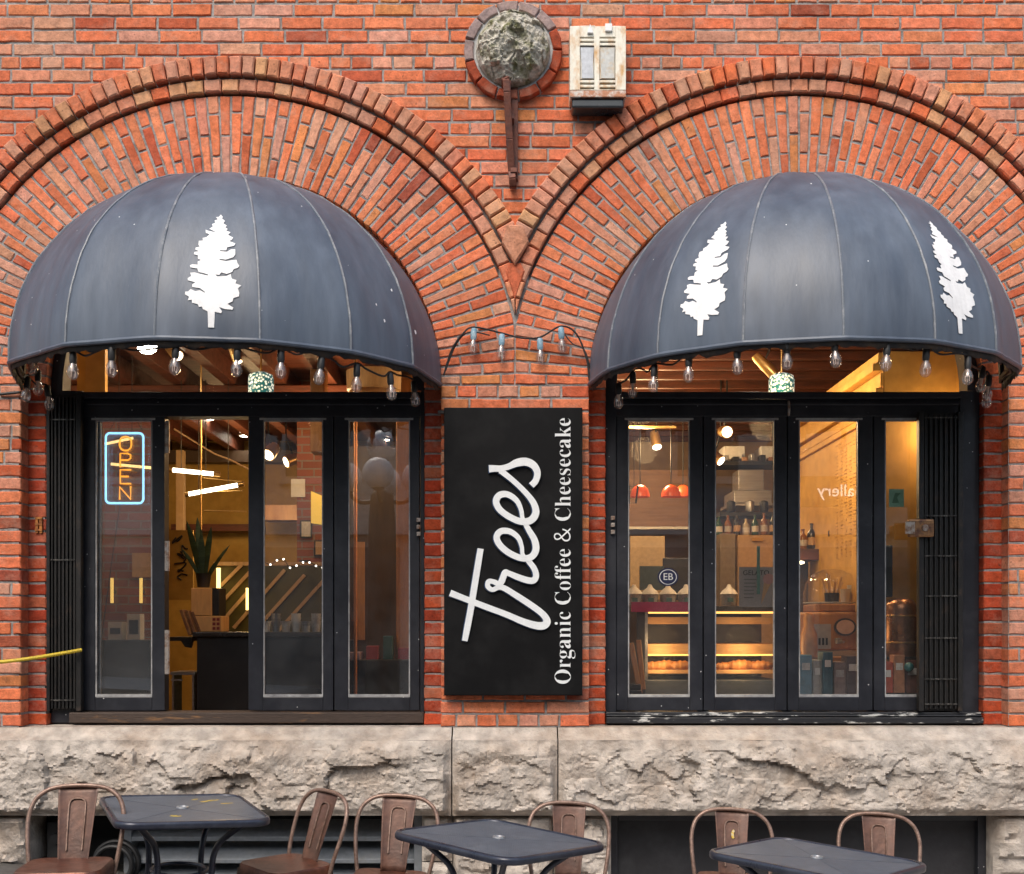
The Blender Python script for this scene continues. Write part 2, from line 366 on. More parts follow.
# arches: long voussoirs, roll of stretchers, proud hood of headers
def ring(mb, cx, r0, r1, n, y0, y1, a0=0, a1=pi, pal=PAL, sidecut=True, gap=GAP, b=.005):
    for k in range(n):
        t0 = a0 + (a1 - a0) * k / n; t1 = a0 + (a1 - a0) * (k + 1) / n
        def pt(r, t, s): return (cx + r * cos(t) - s * gap * sin(t), ZC + r * sin(t) + s * gap * cos(t))
        poly = [pt(r0, t0, 1), pt(r1, t0, 1), pt(r1, t1, -1), pt(r0, t1, -1)]
        if sidecut:
            poly = clip_half(poly, 1, 0, MID - .004) if cx < 0 else clip_half(poly, -1, 0, -MID - .004)
        if len(poly) < 3 or abs(area(poly)) < .0008: continue
        if area(poly) < 0: poly = poly[::-1]
        mb.brick(poly, y0 + random.uniform(-.002, .002), y1, bcol(pal), b=b)
for cx in (LC, RC):
    arch = MB(); N = 74
    for k in range(N):
        t0, t1 = pi * k / N, pi * (k + 1) / N
        rr = [RO, RO + .246, 1.741] if k % 2 else [RO, RO + .122, RO + .366, 1.741]
        rr = [r + random.uniform(-.012, .012) if 0 < i < len(rr) - 1 else r for i, r in enumerate(rr)]
        for r0, r1 in zip(rr, rr[1:]):
            ring(arch, cx, r0 + (GAP if r0 > RO else 0), r1 - GAP, 1, random.uniform(-.002, .002), .11, t0, t1)
    arch.build('arch_voussoirs', BRICK, building, colors=True)
    roll = MB(); ring(roll, cx, 1.752, 1.826, 53, -.026, .06, gap=.0035, b=.008, pal=PAL_HOOD); roll.build('arch_roll_moulding', BRICK, building, colors=True)
    hood = MB(); ring(hood, cx, 1.843, 1.950, 78, -.056, .06, gap=.0045, b=.008, pal=PAL_HOOD); hood.build('arch_hood_moulding', BRICK, building, colors=True)
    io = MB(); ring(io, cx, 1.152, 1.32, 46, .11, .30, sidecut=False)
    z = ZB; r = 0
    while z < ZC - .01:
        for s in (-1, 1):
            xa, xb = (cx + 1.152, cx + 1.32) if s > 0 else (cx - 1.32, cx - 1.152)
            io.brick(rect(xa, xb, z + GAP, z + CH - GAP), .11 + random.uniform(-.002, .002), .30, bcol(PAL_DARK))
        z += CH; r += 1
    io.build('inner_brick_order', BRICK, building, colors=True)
# wedge bricks in the valley between the arches
w = MB()
w.brick([(MID, WZ(262, -.1)), (MID + .082, WZ(240, -.1)), (MID + .05, WZ(222, -.1)), (MID - .05, WZ(222, -.1)), (MID - .082, WZ(240, -.1))], -.062, .05, (.50, .22, .13), b=.009)
w.brick([(MID, WZ(299, -.05)), (MID + .06, WZ(270, -.05)), (MID + .035, WZ(262, -.05)), (MID - .035, WZ(262, -.05)), (MID - .06, WZ(270, -.05))], -.034, .05, (.54, .13, .06), b=.009)
w.build('valley_wedge_bricks', BRICK, building, colors=True)

# round rock-faced boss in a ring of bricks
rb = MB()
for k in range(13):
    t0, t1 = 2 * pi * k / 13, 2 * pi * (k + 1) / 13; g = .02
    c = (BOSS[0], BOSS[1])
    poly = [(c[0] + r * cos(t), c[1] + r * sin(t)) for r, t in ((.238, t0 + g), (.292, t0 + g), (.294, (t0 + t1) / 2), (.292, t1 - g), (.238, t1 - g), (.237, (t0 + t1) / 2))]
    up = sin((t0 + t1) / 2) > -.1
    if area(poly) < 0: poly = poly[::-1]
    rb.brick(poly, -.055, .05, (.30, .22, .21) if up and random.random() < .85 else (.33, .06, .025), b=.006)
rb.build('boss_brick_ring', BRICK, building, colors=True)
mr = MB(); mr.lathe([(.30, .03), (.285, -.02), (.245, -.04), (.20, -.035), (.19, .03)], (BOSS[0], 0, BOSS[1]), 40, 'y'); mr.build('boss_mortar_ring', mat('pale_mortar', (.5, .5, .5), .95, col2=(.3, .3, .3), scale=14, bump=.5), building, smooth=True)
bo = MB(); vs = []; nr, na = 64, 150
for i in range(nr + 1):
    q = i / nr; r = .222 * sin(q * pi / 2); h = -.02 - .15 * cos(q * pi / 2) ** .8
    for k in range(na):
        a = 2 * pi * k / na; x, zz = r * cos(a), r * sin(a)
        n = noise.ridged_multi_fractal(Vector((x * 9, zz * 9, 3)), .8, 2.1, 6, 1, 2) - 1.1; n2 = noise.cell(Vector((x * 16 + n * .5, zz * 16, 0)))
        e = 1 - q ** 6
        vs.append((BOSS[0] + x, h - e * (.030 * n + .026 * n2), BOSS[1] + zz))
fs = [(i * na + k, i * na + (k + 1) % na, (i + 1) * na + (k + 1) % na, (i + 1) * na + k) for i in range(nr) for k in range(na)]
bo.add(vs, fs); bo.build('stone_boss', MOSSY, building, smooth=True, ang=30)

# ------------------------------------------------------------------ stone base
import numpy as np
def facets(X, Z, size, rng, tilt):
    """piecewise planar chips: every cell is a tilted plane"""
    x0, x1, z0, z1 = X.min(), X.max(), Z.min(), Z.max()
    nx = max(2, int((x1 - x0) / size)); nz = max(2, int((z1 - z0) / size * 1.6))
    sx = (np.arange(nx)[None, :] + rng.uniform(0, 1, (nz, nx))) * (x1 - x0) / nx + x0
    sz = (np.arange(nz)[:, None] + rng.uniform(0, 1, (nz, nx))) * (z1 - z0) / nz + z0
    sx, sz = sx.ravel(), sz.ravel(); h = rng.uniform(0, 1, sx.size); g = rng.normal(0, tilt, (2, sx.size))
    best = np.full(X.shape, 1e9); out = np.zeros(X.shape)
    for i in range(sx.size):
        d = (X - sx[i]) ** 2 + ((Z - sz[i]) * 1.7) ** 2 + .0
        v = h[i] + g[0, i] * (X - sx[i]) / size + g[1, i] * (Z - sz[i]) / size
        k = d < best; best[k] = d[k]; out[k] = v[k]
    return out
def rock(name, x0, x1, z0, z1, yf, amp, seed, top=True, back=.28, step=.011, margin=.05):
    rng = np.random.default_rng(seed)
    nx = int((x1 - x0) / step) + 2; nz = int((z1 - z0) / step) + 2
    X, Z = np.meshgrid(np.linspace(x0, x1, nx), np.linspace(z0, z1, nz))
    fb = np.zeros(X.shape)
    for j in range(nz):
        for i in range(nx):
            p = Vector((X[j, i] * 5 + seed, Z[j, i] * 8, seed * 1.7)); fb[j, i] = noise.fractal(p, .9, 2.1, 6)
    wx = X + .05 * fb; wz = Z + .04 * np.roll(fb, 9, 1)
    f = .70 * facets(wx, wz, .36, rng, .6) + .34 * facets(wx, wz, .14, rng, .5) + .12 * facets(wx, wz, .05, rng, .3) + .12 * fb
    def ss(a): a = np.clip(a, 0, 1); return a * a * (3 - 2 * a)
    env = ss((X - x0) / margin) * ss((x1 - X) / margin) * ss((Z - z0) / .05) * (ss((z1 + .012 - Z + .05 * fb) / .13) if top else ss((z1 - Z) / margin))
    Y = yf - env * amp * (.25 + f) - (.25 + .75 * env) * rng.normal(0, .0019, X.shape)
    b = MB(); vs = [(X[j, i], Y[j, i], Z[j, i]) for j in range(nz) for i in range(nx)]
    fs = [(j * nx + i, j * nx + i + 1, (j + 1) * nx + i + 1, (j + 1) * nx + i) for j in range(nz - 1) for i in range(nx - 1)]
    b.add(vs, fs)
    # returns at the edges, so the block is a solid
    for (i0, i1) in ((0, 1),):
        e = [(X[0, i], Y[0, i], Z[0, i]) for i in range(nx)]; b.add(e + [(p[0], back, p[2]) for p in e], [(i + 1, i, i + nx, i + nx + 1) for i in range(nx - 1)])
        for i in (0, nx - 1):
            e = [(X[j, i], Y[j, i], Z[j, i]) for j in range(nz)]; b.add(e + [(p[0], back, p[2]) for p in e], [(j, j + 1, j + nz + 1, j + nz) for j in range(nz - 1)])
        if not top:
            e = [(X[-1, i], Y[-1, i], Z[-1, i]) for i in range(nx)]; b.add(e + [(p[0], back, p[2]) for p in e], [(i, i + 1, i + nx + 1, i + nx) for i in range(nx - 1)])
    o = b.build(name, STONE, building, smooth=True, ang=28)
    if top:   # weathered slope running up to the foot of the brick, and the flat sill behind
        t = MB(); n2 = int((x1 - x0) / .03) + 2
        rows = []
        for q in range(9):
            u = q / 8; rr = []
            for i in range(n2):
                x = x0 + (x1 - x0) * i / (n2 - 1); k = .004 * noise.fractal(Vector((x * 6, u * 3, seed)), 1, 2, 4)
                rr.append((x, yf + u * (.004 - yf), z1 + (u ** 1.6) * (ZB - .002 - z1) + k * (1 if q < 8 else 0) * (q > 0)))
            rows.append(rr)
        rows.append([(p[0], .42, p[2] + .008) for p in rows[-1]])
        b2 = [v for r in rows for v in r]
        t.add(b2, [(q * n2 + i, q * n2 + i + 1, (q + 1) * n2 + i + 1, (q + 1) * n2 + i) for q in range(len(rows) - 1) for i in range(n2 - 1)])
        t.build('weathered_sill', STONE, building, smooth=True)
    return o
ZS0 = WZ(816, -.1)
for k, (xa, xb) in enumerate(((-5.6, -3.25), (-3.243, -.361), (-.353, .268), (.276, 3.32), (3.328, 5.6))):
    rock('stone_lintel', xa, xb, ZS0, ZB - .07, -.085, .066, 11 + k, step=.011 if 0 < k < 4 else .03)
XV0, XV1, XP0, XP1 = WX(30), WX(422), WX(611), WX(993)
zg = -.4
for k, (xa, xb, zt, zb2) in enumerate(((-5.6, XV0, ZS0 - .006, .27), (-5.6, XV0, .262, zg), (XV1, WX(452), ZS0 - .006, .30), (WX(452) + .008, XP0 - .35, ZS0 - .006, .1), (XP0 - .342, XP0, ZS0 - .006, .05), (XV1, WX(452), .292, zg), (WX(452) + .008, XP0 - .35, .092, zg), (XP0 - .342, XP0, .042, zg), (XP1, 5.6, ZS0 - .006, .2), (XP1, 5.6, .192, zg))):
    rock('stone_pier_block', xa, xb, zb2, zt, .0, .07, 31 + k, top=False, back=.25, margin=.03, step=.012 if xb - xa < 1.5 else .02)
mj = MB(); mj.box(-5.6, XV0 - .005, .03, .2, zg, ZS0); mj.box(XV1 + .005, XP0 - .005, .03, .2, zg, ZS0); mj.box(XP1 + .005, 5.6, .03, .2, zg, ZS0)
mj.box(-5.6, 5.6, -.03, .2, ZS0 + .02, ZB - .075); mj.build('stone_joint_mortar', MORTAR, building)

# basement openings: louvred vent on the left, dark boarded panel on the right
DARKP = mat('dark_board', (.022, .022, .026), .6, col2=(.045, .045, .05), scale=5, lo=.5, hi=.8, bump=.1)
v = MB(); v.box(XV0 - .02, XV1 + .02, .30, .33, zg, ZS0); vent = v.build('louvre_vent', mat('vent_dark', (.008, .008, .009), .8), building)
VS = mat('grey_vent_metal', (.20, .22, .245), .5, metal=.2, col2=(.20, .20, .20), scale=6, lo=.5, hi=.8, bump=.1)
lv = MB()
for q0, q1, yq in ((118, 126, .10), (413, 421, .08)):
    vf = MB(); vf.box(WX(q0), WX(q1), yq, .28, zg, ZS0 - .002); vf.build('vent_post', VS, vent, bevel=.003)
zt = WZ(818, .1)
for k in range(5):
    z0 = zt - .03 - k * .135; s = MB()
    s.add([(WX(126), .26, z0), (WX(413), .26, z0), (WX(413), .10, z0 - .085), (WX(126), .10, z0 - .085), (WX(126), .27, z0 - .012), (WX(413), .27, z0 - .012), (WX(413), .10, z0 - .112), (WX(126), .10, z0 - .112)],
          [(0, 1, 2, 3), (4, 7, 6, 5), (3, 2, 6, 7), (0, 4, 5, 1), (0, 3, 7, 4), (1, 5, 6, 2)]); s.build('slat', VS, vent, bevel=.004)
eb = MB(); eb.box(WX(38), WX(60), .13, .28, WZ(858, .13), WZ(822, .13)); e1 = tag(eb.build('electrical_box', mat('dark_grey_box', (.03, .03, .032), .5, var=.2), None, bevel=.006), 'small dark electrical box with a round knob in the recess behind the leftmost chair', 'electrical box')
kb = MB(); kb.lathe([(0, -.03), (.03, -.03), (.034, -.015), (.034, 0), (.0, 0)], (WX(48), .13, WZ(838, .13)), 18, 'y'); kb.build('knob', mat('dark_grey_box', (.03, .03, .032), .5), e1, smooth=True)
pn = MB(); pn.box(XP0 - .01, XP1 + .01, .16, .2, zg, ZS0 + .005); pn.build('dark_basement_panel', DARKP, building)
ps = MB(); ps.box(XP0 + .0, XP0 + .05, .10, .159, zg, ZS0 - .003); ps.box(XP1 - .05, XP1, .10, .159, zg, ZS0 - .003); ps.box(XP0 + .051, XP1 - .051, .10, .159, ZS0 - .06, ZS0 - .003); ps.build('basement_panel_frame', BLACK, building, bevel=.004)
hc = MB()
for k in range(4):
    r = .13 + .012 * (k % 2); hc.tube([(WX(112) + (r - .01 * k) * cos(a), .10 - .03 * k, WZ(862, .1) + (r - .01 * k) * sin(a)) for a in [2 * pi * i / 40 for i in range(40)]], .014, 8, closed=True)
tag(hc.build('coiled_hose', RUBBER, None, smooth=True), 'black coiled hose hung in the dark recess beside the leftmost chair', 'hose')
# opaque flank of the masonry and floor slab, so light only enters through the windows
# ================================================================== WINDOWS (parts of the building)
YF = .175
def arch_poly(cx, r, zlow, n=40): return [(cx - r, zlow), (cx + r, zlow)] + [(cx + r * cos(pi * k / n), ZC + r * sin(pi * k / n)) for k in range(n + 1)]
def make_window(cx, sideL, sideR, leaves, left):
    R = 1.148
    f = MB(); y0, y1 = YF, YF + .13
    xl, xr = cx - R, cx + R
    zt0, zt1 = WZ(416, YF), WZ(392.5, YF)
    f.box(xl, sideL, y0, y1, ZB + .012, ZC); f.box(sideR, xr, y0, y1, ZB + .012, ZC)
    f.box(sideL, sideR, y0 + .012, y1, zt0, zt1 - .04)                      # transom bar in steps
    f.box(sideL, sideR, y0 - .022, y1, zt1 - .039, zt1)
    f.box(sideL, sideR, y0 + .002, y1, zt1 - .075, zt1 - .055)
    zb1 = WZ(711.5, YF)
    n = 40                                                                  # arched head
    for k in range(n):
        a, b = pi * k / n, pi * (k + 1) / n; r0 = R - .07
        P = [(cx + r0 * cos(a), ZC + r0 * sin(a)), (cx + R * cos(a), ZC + R * sin(a)), (cx + R * cos(b), ZC + R * sin(b)), (cx + r0 * cos(b), ZC + r0 * sin(b))]
        vs = [(x, y0, z) for x, z in P] + [(x, y1, z) for x, z in P]; f.add(vs, [(0, 1, 2, 3), (0, 3, 7, 4), (1, 5, 6, 2)])
    win = f.build('folding_window', BLACK, building, bevel=.003)
    if left:
        st = MB(); st.box(WX(334, .25) - .018, WX(334, .25) + .018, .245, .29, zb1, zt0); st.build('meeting_stile', BLACK, win)
        sl = MB(); sl.box(sideL - .06, xr, YF - .06, y1, ZB + .014, zb1 - .002); sl.build('window_sill', SILLWOOD, win, bevel=.006)
    else:
        sl = MB(); sl.box(xl, xr, YF - .075, y1, ZB + .014, ZB + .05); sl.box(xl, xr, YF - .04, y1, ZB + .051, zb1 - .002); sl.box(xl, xr, YF - .055, YF - .041, ZB + .055, ZB + .062)
        sl.build('window_sill', BLACK_CHIP, win, bevel=.006)
        for pq in (616, 703, 787, 873, 958):
            st = MB(); st.box(WX(pq, .25) - .034, WX(pq, .25) + .034, .241, .29, zb1, zt0); st.build('meeting_stile', BLACK, win)
    tg = MB(); tg.prism([(sideL, zt1)] + [(sideR, zt1), (sideR, ZC)] + [(min(sideR, max(sideL, cx + 1.10 * cos(pi * k / 40))), ZC + 1.10 * sin(pi * k / 40)) for k in range(1, 40)] + [(sideL, ZC)], .235, .241)
    tg.build('transom_pane', GLASS_TOP, win)
    for (a, b, ga, gb, y, extra) in leaves:
        X0, X1 = WX(a + .3, y), WX(b - .3, y); G0, G1 = WX(ga, y), WX(gb, y); Z0, Z1, H0, H1 = WZ(710.5, y), WZ(405, y), WZ(697, y), WZ(420, y)
        m = MB(); t = .05
        m.box(X0, G0, y, y + t, Z0, Z1); m.box(G1, X1, y, y + t, Z0, Z1); m.box(G0, G1, y, y + t, Z0, H0); m.box(G0, G1, y, y + t, H1, Z1)
        m.build('window_leaf', BLACK, win, bevel=.004)
        bd = MB(); w_ = .008
        bd.box(G0 + .001, G0 + w_, y + .006, y + .018, H0 + w_, H1 - w_); bd.box(G1 - w_, G1 - .001, y + .006, y + .018, H0 + w_, H1 - w_)
        bd.box(G0 + .001, G1 - .001, y + .002, y + .018, H0 + .001, H0 + w_ + .008); bd.box(G0 - .02, G1 + .02, y - .006, y - .0005, H1, H1 + .012); bd.box(G0 + .001, G1 - .001, y + .006, y + .018, H1 - w_, H1 - .001)
        bd.build('glazing_bead', BEAD, win)
        g = MB(); g.box(G0 + .001, G1 - .001, y + .020, y + .025, H0 + .001, H1 - .001); g.build('window_pane', GLASS, win)
    return win, zb1
HINGE = mat('worn_steel', (.45, .40, .36), .45, metal=.7, col2=(.22, .11, .06), scale=30)
winL, _ = make_window(LC, WX(83, .19), WX(420.5, .19), [(83, 165, 95, 152, .19, 0), (88, 167, 99, 156, .246, 0), (248, 333.5, 263, 323, .19, 0), (334, 420, 348, 410, .19, 0)], True)
winR, _ = make_window(RC, WX(616, .19), WX(959, .19), [(616, 703, 628, 690, .19, 0), (703.5, 787, 715, 775, .19, 0), (787.5, 873, 799, 859, .19, 0), (873.5, 958, 885, 945, .19, 0)], False)
for py, h in ((437, 16), (556, 15), (652, 22)):
    b = MB(); b.tube([(WX(168, .2), .20, WZ(py + h, .2)), (WX(168, .2), .20, WZ(py - h, .2))], .011, 10); b.box(WX(168, .2) - .025, WX(168, .2), .192, .196, WZ(py + h, .2), WZ(py - h, .2))
    b.build('hinge', HINGE, winL, smooth=True)
for py, wn, px in ((530, winL, 418.5), (528, winR, 613)):
    b = MB()
    for k in range(3): b.box(WX(px - 2, .15), WX(px + 2, .15), .155, .172, WZ(py - 8 + k * 7, .16), WZ(py - 12 + k * 7, .16))
    b.build('latch_plate', HINGE, wn, bevel=.002)
hk = MB(); hk.tube([(WX(789, .15), .16, WZ(415, .15)), (WX(789, .15), .145, WZ(408, .15)), (WX(789, .15), .16, WZ(401, .15))], .008, 8); hk.build('catch', HINGE, winR, smooth=True)

# ------------------------------------------------------------------ folding security gates
def gate(px0, px1, py0, py1, label, y, n, rows, lockbox):
    X0, X1, Z0, Z1 = WX(px0, y), WX(px1, y), WZ(py1, y), WZ(py0, y)
    g = thing('folding_security_gate', label, 'security gate', ((X0 + X1) / 2, y, Z0))
    b = MB(); b.box(X0, X0 + .03, y - .02, y + .03, Z0, Z1); b.box(X1 - .03, X1, y - .02, y + .03, Z0, Z1); b.build('stile', IRON, g, bevel=.003)
    s = MB(); wd = (X1 - X0 - .07) / n
    for k in range(n):
        x = X0 + .035 + wd * (k + .5); dy = .012 if k % 2 else 0
        s.box(x - wd * .36, x + wd * .36, y - .012 + dy, y - .004 + dy, Z0 + .015, Z1 - .02)
        s.box(x - wd * .10, x + wd * .10, y - .004 + dy, y + .02, Z0 + .015, Z1 - .02)
    s.build('folded_slats', IRON, g, bevel=.0012)
    for py in rows:
        z = WZ(py, y); rr = MB(); r = rr
        rr.box(X0 + .034, X1 - .034, y - .0165, y - .0125, z - .004, z + .004)
        for k in range(n):
            if lockbox or k in (0, n - 1): r.sphere((X0 + .035 + wd * (k + .5), y - .017, z), .0042 if lockbox else .005, 8, 5)
        rr.build('lattice_strap', mat('rubbed_iron', (.05, .048, .046), .4, metal=.5, col2=(.16, .15, .14), scale=40, lo=.45, hi=.6), g)
    bk = MB(); bk.box(X0 + .031, X1 - .031, y + .022, y + .026, Z0, Z1); bk.build('backing_plate', IRON, g)
    return g
g1 = gate(46, 82, 394, 711, 'black folded security gate stacked against the left jamb beside the neon open sign', .135, 13, (420, 560, 700), False)
g2 = gate(918, 962, 412, 711, 'black folded security gate with riveted straps in front of the right end pane', .125, 13, (418, 516, 556, 596, 638, 679, 704), True)
lk = MB(); lk.box(WX(908, .08), WX(934, .08), .07, .10, WZ(537, .08), WZ(519, .08))
lo = tag(lk.build('gate_lock', mat('brass_lock', (.36, .19, .09), .4, metal=.7, col2=(.12, .06, .05), scale=25), None, bevel=.01, seg=3), 'small brassy gate lock bolted to the right security gate', 'lock')
kk = MB(); kk.lathe([(0, -.012), (.018, -.012), (.022, 0), (0, 0)], (WX(925, .07), .069, WZ(528, .07)), 16, 'y'); kk.box(WX(905, .07), WX(914, .07), .055, .069, WZ(534, .07), WZ(522, .07)); kk.build('lock_cylinder', HINGE, lo, smooth=True)
# cord tied to the left gate
cp = catmull([(-4.6, -.16, WZ(676, 0)), (-3.4, -.12, WZ(665, 0)), (WX(0, -.08), -.08, WZ(662, -.08)), (WX(40, -.02), -.02, WZ(657, -.02)), (WX(81, .09), .10, WZ(650, .1))], 8)
ye = MB(); ye.tube(cp, .011, 8); tag(ye.build('yellow_rope', mat('yellow_cord', (.62, .45, .03), .6, col2=(.4, .3, .03), scale=40), None, smooth=True), 'yellow rope stretched from the left edge to the folded gate', 'rope')
jb = MB(); jb.box(WX(35.5, .1), WX(38, .1), .098, .112, WZ(533, .1), WZ(517, .1)); jb.box(WX(39.5, .1), WX(42, .1), .098, .112, WZ(533, .1), WZ(517, .1))
for k in range(3): jb.box(WX(35, .1), WX(42.5, .1), .094, .0985, WZ(531 - k * 6, .1), WZ(529 - k * 6, .1))
tag(jb.build('jamb_bracket', mat('orange_rust', (.5, .2, .05), .8, metal=.2, col2=(.2, .07, .03), scale=40), None), 'little rusty bracket screwed to the brick jamb left of the folded gate', 'bracket')
cd = MB(); cd.tube([(-5, -.02, WZ(396)), (WX(0), -.02, WZ(395)), (WX(20), -.02, WZ(393)), (WX(27, .05), .06, WZ(393, .05))], .009, 8); tag(cd.build('cable_conduit', CABLE, None, smooth=True), 'thin dark cable run along the brick at the far left below the awning', 'cable')

# ================================================================== AWNINGS
VINYL = mat('black_vinyl', (.046, .062, .092), .47, col2=(.105, .130, .172), scale=1.3, lo=.36, hi=.74, bump=.10, bscale=30, stretch=(2.2, 2.2, .35), var=.12, spec=.55, detail=7)
specks(VINYL, .035, 9, (.55, .57, .6))
PIPING = mat('seam_piping', (.15, .165, .19), .45, col2=(.34, .35, .36), scale=14, lo=.5, hi=.75)
UNDER = mat('awning_lining', (.012, .012, .014), .8, col2=(.05, .035, .025), scale=10)
WHITEP = mat('white_print', (.78, .78, .79), .55, col2=(.70, .70, .71), scale=12, var=.04)
AR, AH, AP, AZ = 1.266, 1.19, 1.15, 3.160
class Awn:
    def __init__(s, cx, angs, R): s.cx = cx; s.a = angs; s.R = R
    def pt(s, th, t, off=0.0, k=None):
        th = max(0, min(180, th)); A = s.a
        i = max(j for j in range(len(A) - 1) if A[j] <= th or j == 0); u = (th - A[i]) / (A[i + 1] - A[i])
        a0, a1, am = radians(A[i]), radians(A[i + 1]), radians(th); kb = .95 * min(1, max(0, (t - 4) / 25))
        dx = (1 - kb) * cos(am) + kb * (cos(a0) * (1 - u) + cos(a1) * u); dy = (1 - kb) * sin(am) + kb * (sin(a0) * (1 - u) + sin(a1) * u)
        st, ct = sin(radians(t)), cos(radians(t)); wob = .007 * noise.noise(Vector((th * .06, t * .05, s.cx))) + .004 * noise.noise(Vector((th * .28, t * .05, s.cx))) + .0022 * max(0, (t - 60) / 30) * noise.noise(Vector((th * .9, t * .04, s.cx)))
        e = min(u, 1 - u); wob += .0045 * math.exp(-e * 9) * noise.noise(Vector((i * 7.3, t * .33, s.cx))) - .004 * math.exp(-e * 14)
        p = Vector((s.cx + s.R * dx * st, -AP * dy * st - .012, AZ + AH * ct))
        n = Vector((dx * st / s.R, -dy * st / AP, ct / AH)).normalized()
        return p + n * (off + wob)
def make_awning(cx, angs, label, R=AR):
    a = Awn(cx, angs, R); root = thing('dome_awning', label, 'awning', (cx, 0, AZ))
    T = [2 + 88 * k / 36 for k in range(37)]; TH = [180 * k / 120 for k in range(121)]
    TH = sorted(set(TH + angs)); m = MB(); n = len(TH)
    m.add([a.pt(th, t) for t in T for th in TH], [(i * n + j, (i + 1) * n + j, (i + 1) * n + j + 1, i * n + j + 1) for i in range(len(T) - 1) for j in range(n - 1)])
    m.open = True
    o = m.build('canopy', VINYL, root, smooth=True, ang=60)
    inn = MB(); inn.add([a.pt(th, t, -.012) for t in T for th in TH], [(i * n + j, i * n + j + 1, (i + 1) * n + j + 1, (i + 1) * n + j) for i in range(len(T) - 1) for j in range(n - 1)]); inn.open = True
    inn.build('lining', UNDER, root, smooth=True, ang=60)
    for th in angs[1:-1]:
        p = MB(); p.tube([a.pt(th, t, .001) for t in T], .0065, 6); p.build('seam', PIPING, root, smooth=True)
    h = MB(); h.tube([a.pt(th, 90, -.004) - Vector((0, 0, .006)) for th in TH], .014, 8); h.build('hem', VINYL, root, smooth=True)
    va = MB(); nv = 160; vs = []
    for i in range(nv + 1):
        th = 180 * i / nv; p = a.pt(th, 89.5, -.018); dz = .055 + .018 * noise.noise(Vector((th * .35, cx, 0))) + .014 * noise.noise(Vector((th * 1.6, cx, 5)))
        vs += [p + Vector((0, 0, .02)), p - Vector((0, 0, max(.004, dz)))]
    va.add(vs, [(2 * i, 2 * i + 1, 2 * i + 3, 2 * i + 2) for i in range(nv)]); va.open = True; va.build('ragged_inner_valance', UNDER, root, smooth=True, solid=.003)
    fr = MB()
    fr.tube([a.pt(th, 89, -.035) for th in TH[2:-2]], .016, 8)
    fr.build('frame_hoop', IRON, root, smooth=True)
    for th in angs[1:-1]:
        q = MB(); q.tube([a.pt(th, t, -.032) for t in T[::2]], .011, 6); q.build('frame_rib', IRON, root, smooth=True)
    wf = MB(); wf.tube([(cx + (R - .03) * cos(pi * k / 40), -.03, AZ + (AH - .03) * sin(pi * k / 40)) for k in range(41)], .016, 8); wf.build('wall_hoop', IRON, root, smooth=True)
    return a, root
awL, rootL = make_awning(LC, [0, 26, 48.3, 71, 94.7, 118.5, 148, 180], 'black dome awning with one white tree print, over the left window')
awR, rootR = make_awning(RC - .017, [0, 24, 47, 69.5, 92, 115, 138, 159, 180], 'black dome awning with two white tree prints, over the right window', 1.249)
TREE = [(282,42),(297,62),(294,78),(316,98),(306,118),(332,138),(322,152),(340,165),(332,182),(362,190),(348,214),(382,232),(374,252),(356,262),(399,278),(390,296),(345,312),(340,335),(297,334),(300,342),(345,345),(370,325),(398,322),(400,360),(388,382),(340,402),(298,396),(302,405),(345,412),(412,398),(420,425),(432,440),(422,455),(395,465),(385,485),(350,500),(312,490),(300,508),(272,506),(285,518),(345,515),(375,500),(385,530),(418,538),(412,560),(452,572),(430,592),(440,622),(438,642),(400,655),(395,675),(360,690),(398,712),(390,725),(340,722),(300,712),(318,735),(312,748),(266,742),(262,835),(218,835),(214,742),(200,735),(180,728),(170,712),(150,715),(140,698),(100,690),(98,672),(70,675),(78,655),(50,638),(52,622),(72,620),(88,605),(120,618),(150,612),(185,628),(182,620),(150,598),(100,592),(98,575),(118,562),(68,548),(66,535),(90,520),(82,498),(110,495),(150,505),(200,515),(202,508),(170,498),(140,492),(130,468),(85,462),(80,448),(92,440),(130,442),(128,420),(150,408),(130,400),(128,375),(102,368),(104,352),(135,345),(110,335),(110,320),(138,312),(130,295),(132,268),(160,265),(158,245),(185,238),(205,215),(180,205),(178,180),(210,190),(250,194),(225,182),(205,170),(228,150),(222,130),(245,115),(238,98),(262,85),(248,68),(270,62)]
def tree_print(a, root, th0, t_bot, t_top, width, lean=0):
    from mathutils.geometry import delaunay_2d_cdt
    n = len(TREE); pts = []
    for i, (x, y) in enumerate(TREE):                     # spikier branch tips
        m_ = sum(TREE[(i + d) % n][0] for d in range(-5, 6)) / 11; pts.append(Vector((x if y > 730 or y < 60 else m_ + (x - m_) * 1.12, y))); ed = [(i, (i + 1) % n) for i in range(n)]
    pts += [Vector((x, y)) for x in range(60, 450, 26) for y in range(50, 840, 26)]
    rv, re_, rf, *_r = delaunay_2d_cdt(pts, ed, [tuple(range(n))], 1, 1e-4)
    bm = bmesh.new(); vs = [bm.verts.new(((p.x - 240) / 400 * width, 0, (835 - p.y) / 793.)) for p in rv]
    for f in rf:
        try: bm.faces.new([vs[i] for i in f])
        except ValueError: pass
    for v in bm.verts:
        t = t_bot + (t_top - t_bot) * v.co.z; th = th0 + lean * v.co.z - math.degrees(v.co.x / (1.17 * sin(radians(t))))
        v.co = a.pt(th, t, .0045) - root.location
    bmesh.ops.recalc_face_normals(bm, faces=bm.faces)
    if sum((f.normal.y for f in bm.faces)) > 0: bmesh.ops.reverse_faces(bm, faces=bm.faces)
    me = bpy.data.meshes.new('tree_print'); bm.to_mesh(me); bm.free(); me.materials.append(WHITEP); o = bpy.data.objects.new('tree_print', me); COL.objects.link(o); o.parent = root
tree_print(awL, rootL, 82, 87.6, 54.5, .25)
